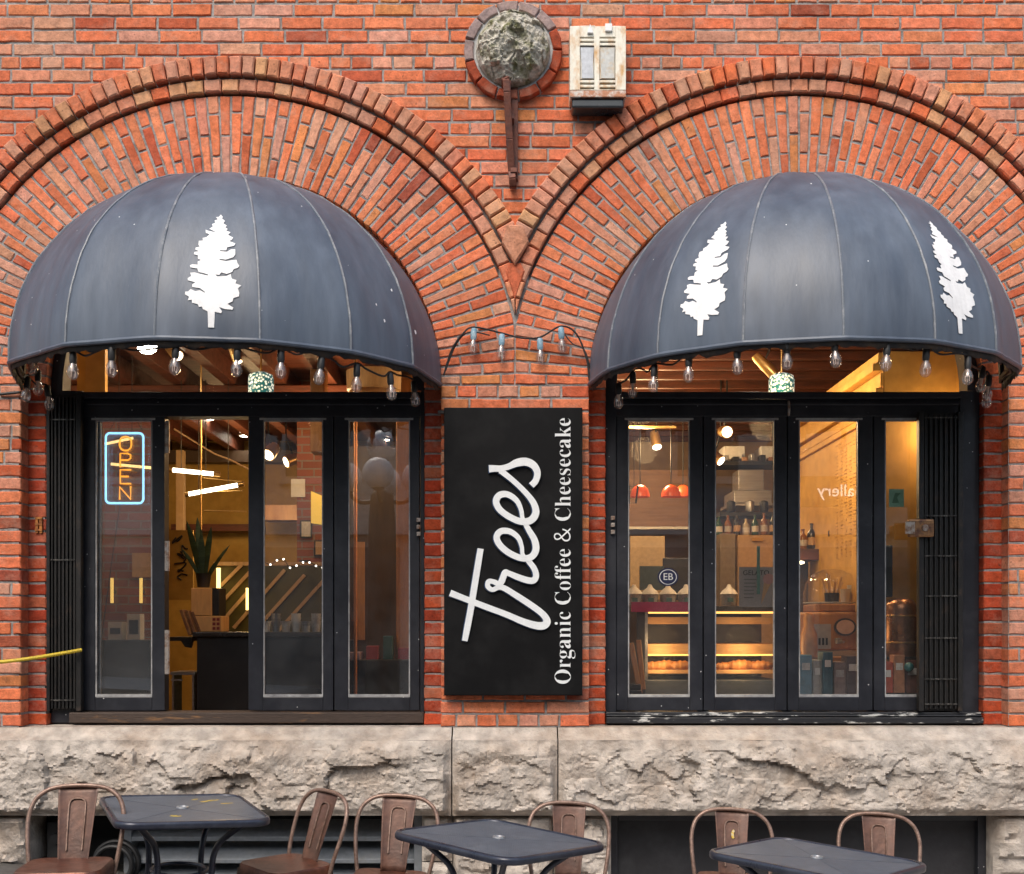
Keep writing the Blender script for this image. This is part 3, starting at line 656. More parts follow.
tree_print(awR, rootR, 126.3, 87, 53.5, .245)
tree_print(awR, rootR, 60.6, 87.4, 54, .255)
# bird specks and pale scuffs on the vinyl
def specks(a, root, spots):
    for th, t, r in spots:
        b = MB(); n = 7; c = [a.pt(th + math.degrees(r * cos(2 * pi * k / n) * random.uniform(.5, 1.2)), t + math.degrees(r * sin(2 * pi * k / n) * random.uniform(.6, 1.6)), .003) for k in range(n)]; b.add(c, [tuple(range(n))]); b.build('pale_speck', WHITEP, root)
random.seed(21)
specks(awL, rootL, [(70, 30, .006), (88, 24, .008), (36, 80, .008), (30, 70, .006), (26, 62, .008), (38, 76, .005), (22, 80, .01)])
specks(awR, rootR, [(128, 26, .012), (131, 28, .007), (82, 24, .007), (66, 26, .009), (60, 27, .006), (97, 38, .006), (140, 33, .005)])

# ------------------------------------------------------------------ festoon lights
FIL = mat('filament_stem', (.75, .58, .50), .5)
SOCK_BLUE = mat('weathered_socket', (.16, .30, .40), .6, col2=(.4, .5, .55), scale=30)
def bulb_proto(sock):
    root = thing('festoon_bulb', '', 'light bulb')
    s = MB(); s.lathe([(0, .004), (.012, .004), (.018, -.004), (.019, -.05), (.016, -.064), (0, -.064)], n=14); s.build('socket', sock, root, smooth=True)
    g = MB(); g.lathe([(.013, -.058), (.015, -.068), (.024, -.085), (.029, -.105), (.029, -.118), (.024, -.134), (.013, -.145), (.0005, -.149)], n=18); g.build('glass_envelope', BULBG, root, smooth=True, ang=80)
    c = MB(); c.lathe([(.009, -.064), (.008, -.09), (.004, -.104), (.0005, -.108)], n=8)
    for k in range(3):
        q = 2 * pi * k / 3; c.tube([(.003 * cos(q), .003 * sin(q), -.098), (.013 * cos(q), .013 * sin(q), -.106), (.011 * cos(q), .011 * sin(q), -.130)], .0022, 5)
    c.build('filament', FIL, root, smooth=True); return root
protoA, protoB = bulb_proto(RUBBER), bulb_proto(SOCK_BLUE); used = {}
def bulb(proto, px, py, y, label, group):
    o = proto if proto.name not in used else copy_tree(proto); used[proto.name] = 1
    o.location = (WX(px, y), y, WZ(py, y) + .108); o.rotation_euler = (random.uniform(-.12, .12), random.uniform(-.12, .12), random.uniform(0, 6)); o['label'] = label; o['group'] = group
    return Vector(o.location)
def rim_y(a, px, k=.955):
    best = None
    for q in range(60, 1741):
        th = radians(q / 10); x = a.cx + a.R * k * cos(th); y = -AP * k * sin(th) - .012; e = abs(512 + x * F / (D + y) - px)
        if best is None or e < best[0] - 1e-9: best = (e, y)
    return best[1]
ORD = ['first', 'second', 'third', 'fourth', 'fifth', 'sixth', 'seventh', 'eighth', 'ninth', 'tenth', 'eleventh', 'twelfth', 'thirteenth']
def festoon(a, pts, side):
    tops = []
    for k, (px, py, y) in enumerate(pts):
        y = rim_y(a, px) if y is None else y
        lab = '%s clear bulb counting from the left under the %s awning' % (ORD[k], side)
        tops.append(bulb(protoA, px, py, y, lab, 'bulbs strung under the %s awning' % side))
    return tops
LB = [(28, 396, -.10), (35.5, 369, -.42), (38, 389, -.20), (47, 404, -.05), (73, 372, None), (112, 369, None), (176, 367, None), (237.5, 369, None), (281, 371, None), (322, 378, None), (357, 385, None), (390, 393, None), (413.7, 400, -.14)]
RB = [(618.6, 402, -.12), (633, 391, -.28), (654.6, 385, None), (689, 375, None), (737, 367, None), (787, 362, None), (834, 360, None), (887.6, 364, None), (926.4, 369, None), (967.8, 378, None), (982.6, 386, -.34), (989, 394, -.22), (986.5, 402, -.10)]
def cable_between(name, tops, label, r=.0055, sag=.035, wild=.02, ends=()):
    P = list(ends[:1]) if ends else []
    seq = [Vector(t) + Vector((0, 0, .008)) for t in tops]; out = []
    if ends: seq = [Vector(ends[0])] + seq + [Vector(ends[1])]
    for p, q in zip(seq, seq[1:]):
        out.append(p)
        for u in (.33, .66): out.append(p.lerp(q, u) + Vector((random.uniform(-wild, wild), random.uniform(-wild, wild), random.uniform(-sag, sag * .2))))
    out.append(seq[-1]); b = MB(); b.tube(catmull(out, 6), r, 7)
    return tag(b.build(name, CABLE, None, smooth=True), label, 'cable')
for a, B, side in ((awL, LB, 'left'), (awR, RB, 'right')):
    tops = festoon(a, B, side)
    tops = sorted(tops, key=lambda p: math.atan2(-p.y, p.x - a.cx))
    cable_between('festoon_cable', tops, 'black light cable carrying the bulbs under the %s awning' % side)
    rim = [a.pt(th, 89.4, -.05) + Vector((random.uniform(-.01, .01), random.uniform(-.01, .01), random.uniform(-.035, .012))) for th in range(6, 176, 5)]
    b = MB(); b.tube(catmull(rim, 4), .005, 6)
    tag(b.build('tangled_wire', CABLE, None, smooth=True), 'thin tangled wire tied along the inner rim of the %s awning' % side, 'wire')
tops = [bulb(protoB, px, py, -.05, lab, 'bulbs strung on the brick between the awnings') for px, py, lab in ((474, 347, 'leftmost clear bulb on the cable above the black sign'), (502, 353, 'second bulb from the left on the cable above the black sign'), (540, 357, 'third bulb from the left on the cable above the black sign'), (561, 346, 'rightmost clear bulb on the cable above the black sign'))]
b = MB(); b.tube(catmull([(WX(444), -.04, WZ(377)), (WX(452), -.045, WZ(352)), (WX(463), -.05, WZ(336))] + [t + Vector((0, 0, .01)) for t in tops[:2]] + [(WX(521), -.05, WZ(340))] + [t + Vector((0, 0, .01)) for t in tops[2:]] + [(WX(576), -.05, WZ(336)), (WX(586), -.045, WZ(360)), (WX(589), -.04, WZ(382))], 6), .0055, 7)
b.tube(catmull([(WX(446), -.04, WZ(372)), (WX(457), -.04, WZ(345)), (WX(470), -.045, WZ(334)), (WX(490), -.04, WZ(337))], 6), .004, 6); b.tube(catmull([(WX(562), -.04, WZ(333)), (WX(572), -.04, WZ(345)), (WX(584), -.045, WZ(352)), (WX(590), -.04, WZ(371))], 6), .004, 6)
tag(b.build('sagging_cable', CABLE, None, smooth=True), 'black cable with four bulbs sagging across the brick above the sign', 'cable')

# ================================================================== SIGN
YS = -.085
sign = thing('shop_sign', 'tall black sign board with white script lettering between the two windows', 'sign', (WX(513, YS), 0, WZ(695, YS)))
SB = mat('sign_black', (.0045, .0045, .005), .55, col2=(.009, .009, .0095), scale=5, var=.1, spec=.15)
b = MB(); b.box(WX(444, YS), WX(582.5, YS), YS, -.006, WZ(695, YS), WZ(407.5, YS)); b.build('sign_board', SB, sign, bevel=.003)
b = MB(); b.box(WX(444, YS) - .004, WX(582.5, YS) + .004, YS + .012, -.012, WZ(695, YS) - .004, WZ(695, YS) - .0005); b.box(WX(438, -.03), WX(444, -.03), -.05, -.01, WZ(414, -.03), WZ(411, -.03)); b.build('edge_trim', IRON, sign)
LET = mat('sign_white', (.74, .76, .77), .5, col2=(.68, .70, .72), scale=20, var=.03)
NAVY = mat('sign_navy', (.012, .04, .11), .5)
z2 = lambda x, y, w=44: (444 + x / 7.286, 540 + y / 7.286, w / 7.286)
z1 = lambda x, y, w=44: (444 + x / 7.286, 450 + y / 7.286, w / 7.286)
cross = [z2(267, 64), z2(245, 200, 46), z2(220, 350, 46), z2(196, 500, 46), z2(170, 640, 46), z2(152, 735, 40)]
main = [z2(46, 386, 48), z2(130, 419), z2(230, 458), z2(340, 500), z2(460, 545), z2(570, 592, 48), z2(660, 621, 54), z2(722, 624, 56), z2(750, 598, 54), z2(735, 558, 48), z2(690, 515, 46), z2(600, 452, 46), z2(510, 394, 44), z2(440, 352, 42), z2(400, 345, 36), z2(352, 362, 34), z2(320, 338, 36), z2(326, 303, 36), z2(362, 305, 36), z2(400, 322, 40), z2(418, 305, 46), z2(432, 270, 46), z2(447, 238, 46), z2(470, 243, 40), z2(530, 268, 44), z2(600, 292, 46), z2(648, 296, 46), z2(670, 265, 44), z2(657, 210, 42), z2(612, 150, 38),
        z1(574, 765, 30), z1(566, 705, 30), z1(540, 640, 36), z1(480, 596, 42), z1(415, 594, 46), z1(384, 635, 46), z1(405, 690, 46), z1(470, 748, 46), z1(560, 788, 46), z1(632, 782, 48), z1(668, 732, 50), z1(660, 660, 48), z1(615, 580, 40), z1(574, 505, 30), z1(562, 440, 32), z1(530, 372, 38), z1(468, 328, 44), z1(408, 330, 48), z1(380, 374, 48), z1(402, 430, 46), z1(465, 482, 46), z1(555, 522, 48), z1(630, 515, 52), z1(668, 462, 52), z1(655, 395, 46), z1(605, 325, 40), z1(525, 245, 38), z1(455, 186, 40), z1(410, 152, 44)]
ess = [z1(328, 140, 54), z1(365, 138, 48), z1(415, 138, 44), z1(475, 122, 44), z1(535, 96, 56), z1(600, 90, 58), z1(655, 118, 52), z1(680, 170, 48), z1(668, 225, 46), z1(636, 262, 46)]
def ribbon(paths, y_front, grow, dx, dz, name, m):
    b = MB(); s0 = 0
    for path in paths:
        C = catmull(path, 7); n = len(C); L = []; Rr = []
        for i, p in enumerate(C):
            t = (C[min(i + 1, n - 1)] - C[max(i - 1, 0)]); t = Vector((t.x, t.y, 0)).normalized(); nrm = Vector((-t.y, t.x, 0)); w_ = p.z / 2 + grow
            L.append((p.x + nrm.x * w_ + dx, p.y + nrm.y * w_ + dz)); Rr.append((p.x - nrm.x * w_ + dx, p.y - nrm.y * w_ + dz))
        vs = []; fs = []
        for i in range(n):
            yy = y_front - (s0 + i) * .00002
            for q, yq in ((L[i], yy), (Rr[i], yy), (L[i], YS - .0004), (Rr[i], YS - .0004)): vs.append((WX(q[0], YS), yq, WZ(q[1], YS)))
        for i in range(n - 1):
            a, c = 4 * i, 4 * (i + 1)
            fs += [(a, c, c + 1, a + 1), (a, a + 2, c + 2, c), (a + 1, c + 1, c + 3, a + 3)]
        fs += [(0, 1, 3, 2), (4 * n - 4, 4 * n - 2, 4 * n - 1, 4 * n - 3)]
        b.add(vs, fs); s0 += n
    return b.build(name, m, sign)
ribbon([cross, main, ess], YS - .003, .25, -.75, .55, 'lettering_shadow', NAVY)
ribbon([cross, main, ess], YS - .014, 0, 0, 0, 'script_lettering', LET)
GLY = "261,-11 213,-6 169,7 129,29 94,58 66,93 45,134 32,179 28,228 32,276 45,321 66,362 95,397 130,426 170,448 216,462 265,466 313,462 357,448 397,427 431,399 459,364 481,323 494,277 498,228 494,179 481,134 459,93 430,58 395,29 355,7 310,-6|265,12 351,66 379,228 371,321 348,389 310,430 260,443 174,389 145,228 153,135 177,67 215,26|543,0 543,16 560,19 571,26 576,37 578,56 578,252 576,273 572,285 562,291 545,293 546,310 671,310 671,252 690,280 712,301 736,314 758,318 783,315 801,304 811,287 815,266 812,248 803,234 790,225 773,222 758,224 747,231 739,240 732,250 724,257 714,260 700,255 687,241 677,220 674,192 674,56 677,37 684,25 699,19 723,16 723,0|958,-140 901,-136 860,-122 835,-100 827,-75 840,-46 881,-26 847,-1 836,30 841,54 855,74 879,92 915,110 855,150 835,212 839,242 852,268 873,289 900,305 933,315 970,318 1009,315 1046,304 1130,304 1130,268 1081,268 1098,237 1104,203 1100,176 1089,151 1070,131 1046,116 1017,106 985,103 977,103 969,103 962,104 954,104 938,102 925,94 916,84 913,71 923,55 954,49 988,49 1035,47 1072,40 1098,29 1115,13 1125,-9 1128,-37 1117,-80 1085,-113 1032,-133|970,124 990,130 1003,146 1010,173 1012,211 1010,249 1003,276 990,292 970,297 950,292 937,276 929,249 927,211 929,173 937,146 950,130|973,-116 1050,-104 1076,-66 1072,-51 1062,-41 1044,-36 1017,-34 909,-34 892,-52 886,-73 891,-89 907,-103 934,-113|1394,-10 1355,1 1340,35 1291,2 1235,-9 1204,-4 1180,11 1165,34 1160,63 1171,104 1203,136 1259,164 1338,190 1338,241 1335,266 1326,282 1311,292 1287,296 1255,290 1244,274 1246,268 1253,257 1260,243 1263,231 1259,215 1249,202 1235,194 1217,191 1198,194 1184,203 1176,218 1173,236 1177,259 1189,278 1209,295 1234,308 1266,316 1302,318 1363,312 1403,292 1425,259 1433,210 1433,62 1433,48 1435,40 1438,36 1444,34 1451,36 1460,42 1469,28 1434,-1|1291,34 1301,35 1314,41 1327,50 1338,63 1338,169 1278,139 1258,84 1266,46|1502,0 1502,16 1518,19 1529,26 1534,37 1536,56 1536,253 1534,271 1529,284 1519,291 1502,294 1502,310 1631,310 1631,267 1674,306 1727,318 1792,292 1814,212 1814,56 1816,38 1821,26 1831,19 1847,16 1847,0 1686,0 1686,16 1690,16 1712,26 1719,56 1719,217 1717,241 1713,258 1703,268 1686,271 1657,262 1631,235 1631,56 1633,38 1638,26 1647,19 1664,16 1664,0|1965,362 1945,366 1929,376 1918,393 1915,412 1918,432 1929,449 1945,460 1965,463 1985,460 2001,449 2012,432 2015,412 2012,393 2001,376 1984,366|1882,0 1882,16 1899,19 1910,26 1915,37 1917,56 1917,252 1915,272 1911,285 1902,291 1884,293 1885,310 2013,310 2013,56 2014,38 2019,26 2028,19 2044,16 2044,0|2218,-10 2182,-5 2149,11 2121,35 2100,68 2086,106 2082,150 2087,196 2102,237 2127,271 2158,297 2196,313 2237,319 2280,314 2313,298 2333,275 2340,245 2337,228 2329,215 2316,207 2299,204 2269,216 2259,251 2259,256 2259,261 2260,266 2260,271 2253,290 2232,297 2189,269 2175,187 2181,123 2199,76 2229,48 2267,38 2301,47 2334,72 2347,60 2290,8|2787,-11 2724,-3 2668,20 2621,56 2586,104 2564,162 2557,228 2564,294 2587,351 2622,399 2669,435 2726,458 2790,465 2840,459 2898,440 2908,436 2918,435 2938,443 2950,465 2967,465 2967,308 2950,308 2923,364 2887,407 2844,434 2796,443 2705,389 2674,226 2708,74 2809,24 2849,29 2889,45 2926,71 2959,106 2978,89 2896,14|3167,-10 3126,-5 3089,11 3059,37 3036,70 3022,110 3017,154 3022,199 3036,239 3059,272 3089,297 3125,313 3167,318 3208,313 3244,298 3274,273 3297,240 3311,200 3316,154 3311,108 3297,69 3274,36 3244,11 3208,-5|3167,11 3191,18 3208,39 3213,56 3216,81 3218,114 3218,154 3215,227 3206,271 3190,292 3167,299 3142,292 3127,271 3118,227 3116,154 3116,114 3118,82 3122,56 3127,39 3143,18|3350,0 3350,16 3365,18 3375,22 3381,27 3385,35 3387,48 3388,73 3388,277 3351,277 3351,310 3388,310 3388,353 3396,400 3420,436 3458,457 3509,465 3547,460 3575,446 3593,425 3598,400 3596,381 3587,367 3574,358 3559,355 3543,358 3531,365 3522,376 3520,391 3522,405 3528,420 3529,423 3531,426 3532,430 3533,433 3528,441 3515,443 3498,440 3489,430 3484,413 3483,390 3483,310 3539,310 3539,277 3483,277 3483,65 3485,40 3493,26 3508,18 3535,16 3535,0|3563,0 3563,16 3578,18 3588,22 3595,27 3598,35 3600,48 3601,73 3601,277 3565,277 3565,310 3601,310 3601,353 3609,400 3633,436 3672,457 3723,465 3760,460 3788,446 3806,425 3812,400 3809,381 3801,367 3788,358 3773,355 3757,358 3744,365 3736,376 3733,391 3735,405 3741,420 3743,423 3744,426 3746,430 3746,433 3742,441 3729,443 3712,440 3702,430 3698,413 3696,390 3696,310 3752,310 3752,277 3696,277 3696,65 3699,40 3707,26 3722,18 3748,16 3748,0|3916,-10 3879,-5 3847,10 3820,35 3799,69 3786,109 3782,157 3786,201 3800,240 3821,273 3849,298 3882,313 3919,318 3971,309 4011,280 4037,234 4045,173 4045,166 3879,166 3900,73 3962,42 3999,53 4032,86 4047,73 3990,11|3878,192 3964,192 3964,215 3962,252 3955,277 3943,292 3923,297 3890,274 3878,203|4217,-10 4180,-5 4148,10 4121,35 4100,69 4087,109 4083,157 4087,201 4101,240 4122,273 4150,298 4183,313 4220,318 4272,309 4312,280 4337,234 4346,173 4346,166 4180,166 4201,73 4263,42 4300,53 4333,86 4348,73 4291,11|4179,192 4265,192 4265,215 4263,252 4256,277 4244,292 4224,297 4191,274 4179,203|4725,-7 4663,2 4615,28 4584,69 4574,125 4581,172 4602,208 4635,238 4678,266 4657,291 4638,318 4624,348 4619,382 4628,426 4652,459 4692,480 4743,487 4791,480 4828,460 4851,427 4859,383 4852,344 4832,312 4801,283 4763,258 4893,133 4908,155 4921,181 4931,209 4940,240 4999,240 4987,198 4972,160 4954,125 4931,95 5029,0 4949,0 4891,56 4857,31 4820,11 4777,-2|4727,293 4761,315 4783,336 4796,358 4801,383 4797,405 4784,423 4765,435 4741,439 4715,435 4695,424 4681,406 4677,383 4680,360 4690,338 4705,317|4727,46 4767,49 4801,60 4830,75 4853,93 4713,229 4681,207 4656,185 4641,160 4636,127 4642,94 4661,68 4690,51|5461,-11 5398,-3 5342,20 5296,56 5261,104 5238,162 5231,228 5238,294 5261,351 5297,399 5344,435 5400,458 5464,465 5514,459 5572,440 5582,436 5592,435 5613,443 5624,465 5641,465 5641,308 5625,308 5597,364 5561,407 5518,434 5470,443 5379,389 5349,226 5382,74 5483,24 5523,29 5563,45 5600,71 5633,106 5652,89 5570,14|5691,0 5691,16 5708,19 5718,26 5723,37 5725,56 5725,399 5724,417 5719,429 5709,437 5692,440 5692,455 5821,455 5821,267 5863,305 5916,318 5982,292 6003,212 6003,56 6005,38 6010,26 6020,19 6036,16 6036,0 5875,0 5875,16 5880,16 5901,26 5908,56 5908,217 5906,241 5902,258 5892,268 5876,271 5846,262 5821,235 5821,56 5822,38 5827,26 5837,19 5853,16 5853,0|6208,-10 6171,-5 6138,10 6111,35 6091,69 6078,109 6073,157 6078,201 6091,240 6113,273 6141,298 6174,313 6211,318 6263,309 6303,280 6328,234 6336,173 6336,166 6171,166 6192,73 6253,42 6291,53 6324,86 6338,73 6281,11|6170,192 6255,192 6255,215 6253,252 6247,277 6235,292 6215,297 6181,274 6170,203|6508,-10 6472,-5 6439,10 6412,35 6392,69 6378,109 6374,157 6379,201 6392,240 6414,273 6442,298 6475,313 6512,318 6564,309 6603,280 6629,234 6637,173 6637,166 6471,166 6493,73 6554,42 6592,53 6625,86 6639,73 6582,11|6471,192 6556,192 6556,215 6554,252 6548,277 6536,292 6516,297 6482,274 6471,203|6807,-10 6777,-6 6742,6 6736,8 6729,9 6715,4 6707,-9 6691,-9 6691,105 6709,105 6722,68 6742,39 6768,21 6796,15 6818,18 6834,27 6844,40 6848,58 6838,84 6811,105 6762,130 6732,148 6710,169 6697,193 6692,220 6699,259 6720,291 6753,312 6797,319 6808,318 6821,316 6837,312 6854,308 6858,307 6862,306 6865,305 6868,305 6878,308 6886,319 6899,319 6899,222 6884,222 6870,254 6852,277 6830,291 6805,296 6786,294 6772,286 6763,274 6760,259 6763,244 6771,232 6784,222 6802,212 6847,189 6877,172 6897,151 6909,127 6913,95 6905,51 6883,18 6850,-3|7097,-10 7061,-5 7028,10 7001,35 6981,69 6967,109 6963,157 6968,201 6981,240 7003,273 7031,298 7064,313 7101,318 7153,309 7192,280 7218,234 7226,173 7226,166 7060,166 7082,73 7143,42 7180,53 7214,86 7228,73 7171,11|7060,192 7145,192 7145,215 7143,252 7137,277 7124,292 7105,297 7071,274 7060,203|7400,-10 7364,-5 7331,11 7303,35 7282,68 7268,106 7264,150 7269,196 7284,237 7309,271 7340,297 7378,313 7419,319 7462,314 7495,298 7515,275 7522,245 7519,228 7511,215 7498,207 7481,204 7451,216 7441,251 7441,256 7441,261 7442,266 7442,271 7435,290 7414,297 7371,269 7357,187 7363,123 7381,76 7411,48 7449,38 7483,47 7516,72 7529,60 7472,8|7792,-10 7754,1 7738,35 7689,2 7633,-9 7602,-4 7578,11 7563,34 7558,63 7569,104 7601,136 7657,164 7737,190 7737,241 7734,266 7725,282 7709,292 7686,296 7653,290 7642,274 7644,268 7651,257 7658,243 7661,231 7658,215 7648,202 7633,194 7615,191 7597,194 7583,203 7574,218 7571,236 7575,259 7587,278 7607,295 7633,308 7664,316 7700,318 7761,312 7801,292 7823,259 7831,210 7831,62 7831,48 7833,40 7836,36 7842,34 7850,36 7858,42 7867,28 7832,-1|7689,34 7699,35 7712,41 7725,50 7737,63 7737,169 7676,139 7656,84 7664,46|7899,0 7899,16 7917,19 7927,26 7932,38 7934,56 7934,398 7933,417 7929,429 7919,436 7902,439 7903,455 8030,455 8030,169 8109,248 8121,264 8126,278 8117,290 8091,293 8087,293 8087,310 8227,310 8227,293 8190,284 8156,260 8104,209 8228,34 8242,21 8258,16 8258,0 8093,0 8093,16 8099,16 8115,20 8121,32 8119,40 8114,49 8044,147 8030,134 8030,56 8031,38 8036,26 8046,19 8062,16 8062,0|8394,-10 8357,-5 8325,10 8298,35 8277,69 8264,109 8260,157 8264,201 8278,240 8299,273 8327,298 8361,313 8398,318 8449,309 8489,280 8515,234 8523,173 8523,166 8357,166 8379,73 8440,42 8477,53 8510,86 8525,73 8468,11|8357,192 8442,192 8442,215 8440,252 8434,277 8421,292 8402,297 8368,274 8357,203"
cu = bpy.data.curves.new('small_lettering', 'CURVE'); cu.dimensions = '2D'; cu.fill_mode = 'BOTH'; cu.extrude = .002; cu.offset = -.007
for lp in GLY.split('|'):
    P = [tuple(int(q) / 1000 for q in p.split(',')) for p in lp.split(' ')]
    sp = cu.splines.new('POLY'); sp.points.add(len(P) - 1); sp.use_cyclic_u = True
    for i, (x, y) in enumerate(P): sp.points[i].co = (x, y, 0, 1)
t = bpy.data.objects.new('t', cu); me = bpy.data.meshes.new_from_object(t); bpy.data.objects.remove(t)
kx = 266.0 / 8.497; ky = 17.0 / .487; sv = (D + YS) / F
for v in me.vertices:
    x, y, z = v.co; px, py = 570.6 - y * ky, 684.0 - (x - .028) * kx
    v.co = Vector((WX(px, YS), YS - .004 - z, WZ(py, YS))) - Vector(sign.location)
me.name = 'small_lettering'; me.materials.clear(); me.materials.append(LET); o = bpy.data.objects.new('small_lettering', me); COL.objects.link(o); o.parent = sign

# ================================================================== WALL LIGHT, STRAP
YL = -.15
wl = thing('wall_light', 'rusty white metal wall light with two slotted panes beside the stone boss', 'wall light', (WX(598, YL), 0, WZ(108, YL)))
LW = mat('rusty_white_enamel', (.74, .70, .60), .5, col2=(.56, .30, .10), scale=9, lo=.50, hi=.70, bump=.12, stretch=(1.4, 1, .7), var=.08)
LR = mat('rust_band', (.46, .20, .11), .75, col2=(.62, .58, .53), scale=24, lo=.45, hi=.62, bump=.3)
b = MB(); y = YL
def P(a, b_, c, d, y0=YL, dd=.02): b.box(WX(a, y0), WX(b_, y0), y0, y0 + dd, WZ(d, y0), WZ(c, y0))
P(570, 580, 26, 90); P(594.4, 599.6, 26, 90); P(615.5, 626, 26, 90); P(580, 594.4, 26, 37); P(599.6, 615.5, 26, 37)
for (a_, c_) in ((580, 594.4), (599.6, 615.5)):
    for q in (38.4, 42.7, 79.9, 84.5): P(a_, c_, q, q + 2.7)
    P(a_, c_, 89, 90)
b.box(WX(570, YL), WX(626, YL), YL + .021, -.01, WZ(28.5, YL), WZ(26, YL)); b.box(WX(570, YL), WX(570, YL) + .014, YL + .021, -.01, WZ(97, YL), WZ(29, YL)); b.box(WX(626, YL) - .014, WX(626, YL), YL + .021, -.01, WZ(97, YL), WZ(29, YL))
b.build('housing', LW, wl, bevel=.006)
b = MB(); P(570, 626, 90.3, 97); b.build('rusty_lower_band', LR, wl, bevel=.004)
pg = MB(); pg.box(WX(570, YL) + .016, WX(626, YL) - .016, YL + .03, YL + .034, WZ(90, YL), WZ(30, YL)); pg.build('slot_shadow', mat('dark_inside', (.03, .035, .035), .8), wl)
for i, (a_, c_) in enumerate(((580.5, 594), (600, 615))):
    b = MB(); X0, X1 = WX(a_, YL), WX(c_, YL); zt, zb = WZ(46.5, YL), WZ(77.5, YL); xm = .006
    b.prism([(X0 + xm * 1.3, zb), (X1 - xm * .3, zb), (X1 - xm * .9, (zt + zb) / 2), (X1, zt), (X0, zt), (X0 + xm, (zt + zb) / 2)], YL + .008, YL + .012)
    b.build('frosted_pane', mat('frosted_pane', (.50, .52, .56), .35, col2=(.42, .44, .48), scale=10) if i == 0 else mat('stained_pane', (.50, .50, .48), .4, col2=(.50, .32, .12), scale=12, lo=.45, hi=.65), wl)
    q = MB(); q.prism([(X0, zb - .002), (X1, zb - .002), (X1, zt + .002), (X0, zt + .002)], YL + .014, YL + .018); q.build('pane_backing', LW, wl)
b = MB(); b.box(WX(572, YL + .01), WX(624, YL + .01), YL + .015, -.008, WZ(106.5, YL), WZ(97.3, YL)); b.build('dark_lens', mat('dark_lens', (.03, .035, .04), .25), wl, bevel=.012, seg=3)
b = MB(); b.prism([(WX(587, YL), WZ(34, YL)), (WX(593.5, YL), WZ(34, YL)), (WX(590, YL), WZ(25, YL))], YL - .014, YL - .001); b.box(WX(605, YL), WX(612, YL), YL - .014, YL - .001, WZ(32, YL), WZ(24.5, YL)); b.build('cap_lugs', WHITEP, wl, bevel=.003)

st = MB()
st.add([], [])
path = [(WX(505, -.17), -.10, WZ(84, -.15)), (WX(505, -.17), -.165, WZ(78, -.17)), (WX(506, -.17), -.18, WZ(80, -.17)), (WX(507, -.16), -.17, WZ(92, -.17)), (WX(509.5, -.10), -.11, WZ(140, -.1)), (WX(511.5, -.05), -.06, WZ(172, -.05)), (WX(512.5, -.05), -.075, WZ(180, -.05)), (WX(513, -.05), -.055, WZ(186, -.05)), (WX(513, -.02), -.01, WZ(187, -.02))]
for p, q in zip(path, path[1:]): st.bar(p, q, .042, .016)
st.add([(WX(509, 0), yy, z) for yy, z in ((-.165, WZ(82, -.165)), (-.16, WZ(96, -.16)), (-.06, WZ(180, -.05)), (.0, WZ(184)), (.0, WZ(78)))] + [(WX(509, 0) + .012, yy, z) for yy, z in ((-.165, WZ(82, -.165)), (-.16, WZ(96, -.16)), (-.06, WZ(180, -.05)), (.0, WZ(184)), (.0, WZ(78)))], [(0, 1, 2, 3, 4), (9, 8, 7, 6, 5)] + [(i, i + 5, (i + 1) % 5 + 5, (i + 1) % 5) for i in range(5)])
for py in (118, 168):
    st.box(WX(507, -.12) + (py - 118) * .0004, WX(514, -.12) + (py - 118) * .0004, -.13 + (py - 118) * .001, .0, WZ(py + 3, -.1), WZ(py - 2, -.1))
st.box(WX(511, 0), WX(518, 0), -.045, .005, WZ(182), WZ(78))
tag(st.build('iron_strap', RUSTBAR, None, bevel=.004), 'rusty red iron strap bracket fixed below the round stone boss', 'bracket')
# ================================================================== INSIDE THE CAFE
WARMWALL = mat('mustard_plaster', (.40, .24, .05), .8, col2=(.32, .18, .035), scale=2, bump=.1, bscale=40)
TANWALL = mat('tan_plaster', (.42, .27, .14), .8, col2=(.36, .22, .10), scale=2, bump=.1, bscale=40)
DARKWOOD = mat('red_brown_boards', (.115, .030, .013), .55, col2=(.05, .015, .007), scale=3, stretch=(1, 8, 8), bump=.15)
WOOD = mat('honey_wood', (.42, .21, .075), .5, col2=(.30, .13, .045), scale=4, stretch=(2, 2, .4), bump=.08)
PALEWOOD = mat('pale_wood', (.58, .38, .20), .5, col2=(.48, .29, .14), scale=5, stretch=(2, 2, .4))
DARK = mat('dark_laminate', (.014, .013, .014), .4, col2=(.022, .02, .02), scale=4)
STEEL = mat('brushed_steel', (.45, .45, .46), .35, metal=.85, col2=(.35, .35, .36), scale=8, stretch=(.2, 1, 6))
WHITE = mat('white_paint', (.72, .70, .66), .6, var=.05)
BRASS = mat('brass', (.55, .34, .12), .35, metal=.85, scale=10)
INBRICK = brick_tex_mat('inside_brick', (.30, .09, .045), (.22, .07, .035), (.22, .18, .15), .21, .07)
FLOORM = mat('cafe_floor', (.12, .085, .06), .5, col2=(.09, .06, .04), scale=3)
FLZ, CZ, BY = .62, 3.86, 6.6
def one(mb, name, m, label=None, cat=None, group=None, **kw): return tag(mb.build(name, m, None, **kw), label, cat, group)
b = MB(); b.box(-5.1, 3.72, .51, BY + .1, FLZ - .1, FLZ); struct(one(b, 'interior_floor', FLOORM))
b = MB(); b.box(-5.1, 3.72, .92, BY + .1, CZ, CZ + .1); b.box(-5.1, 3.72, .41, .92, 4.42, 4.5); b.box(-5.1, 3.72, .90, .92, CZ + .1, 4.42)
struct(one(b, 'interior_ceiling', DARKWOOD))
b = MB(); b.box(-5.1, .3, BY, BY + .1, FLZ, CZ); struct(one(b, 'interior_wall_left_back', WARMWALL))
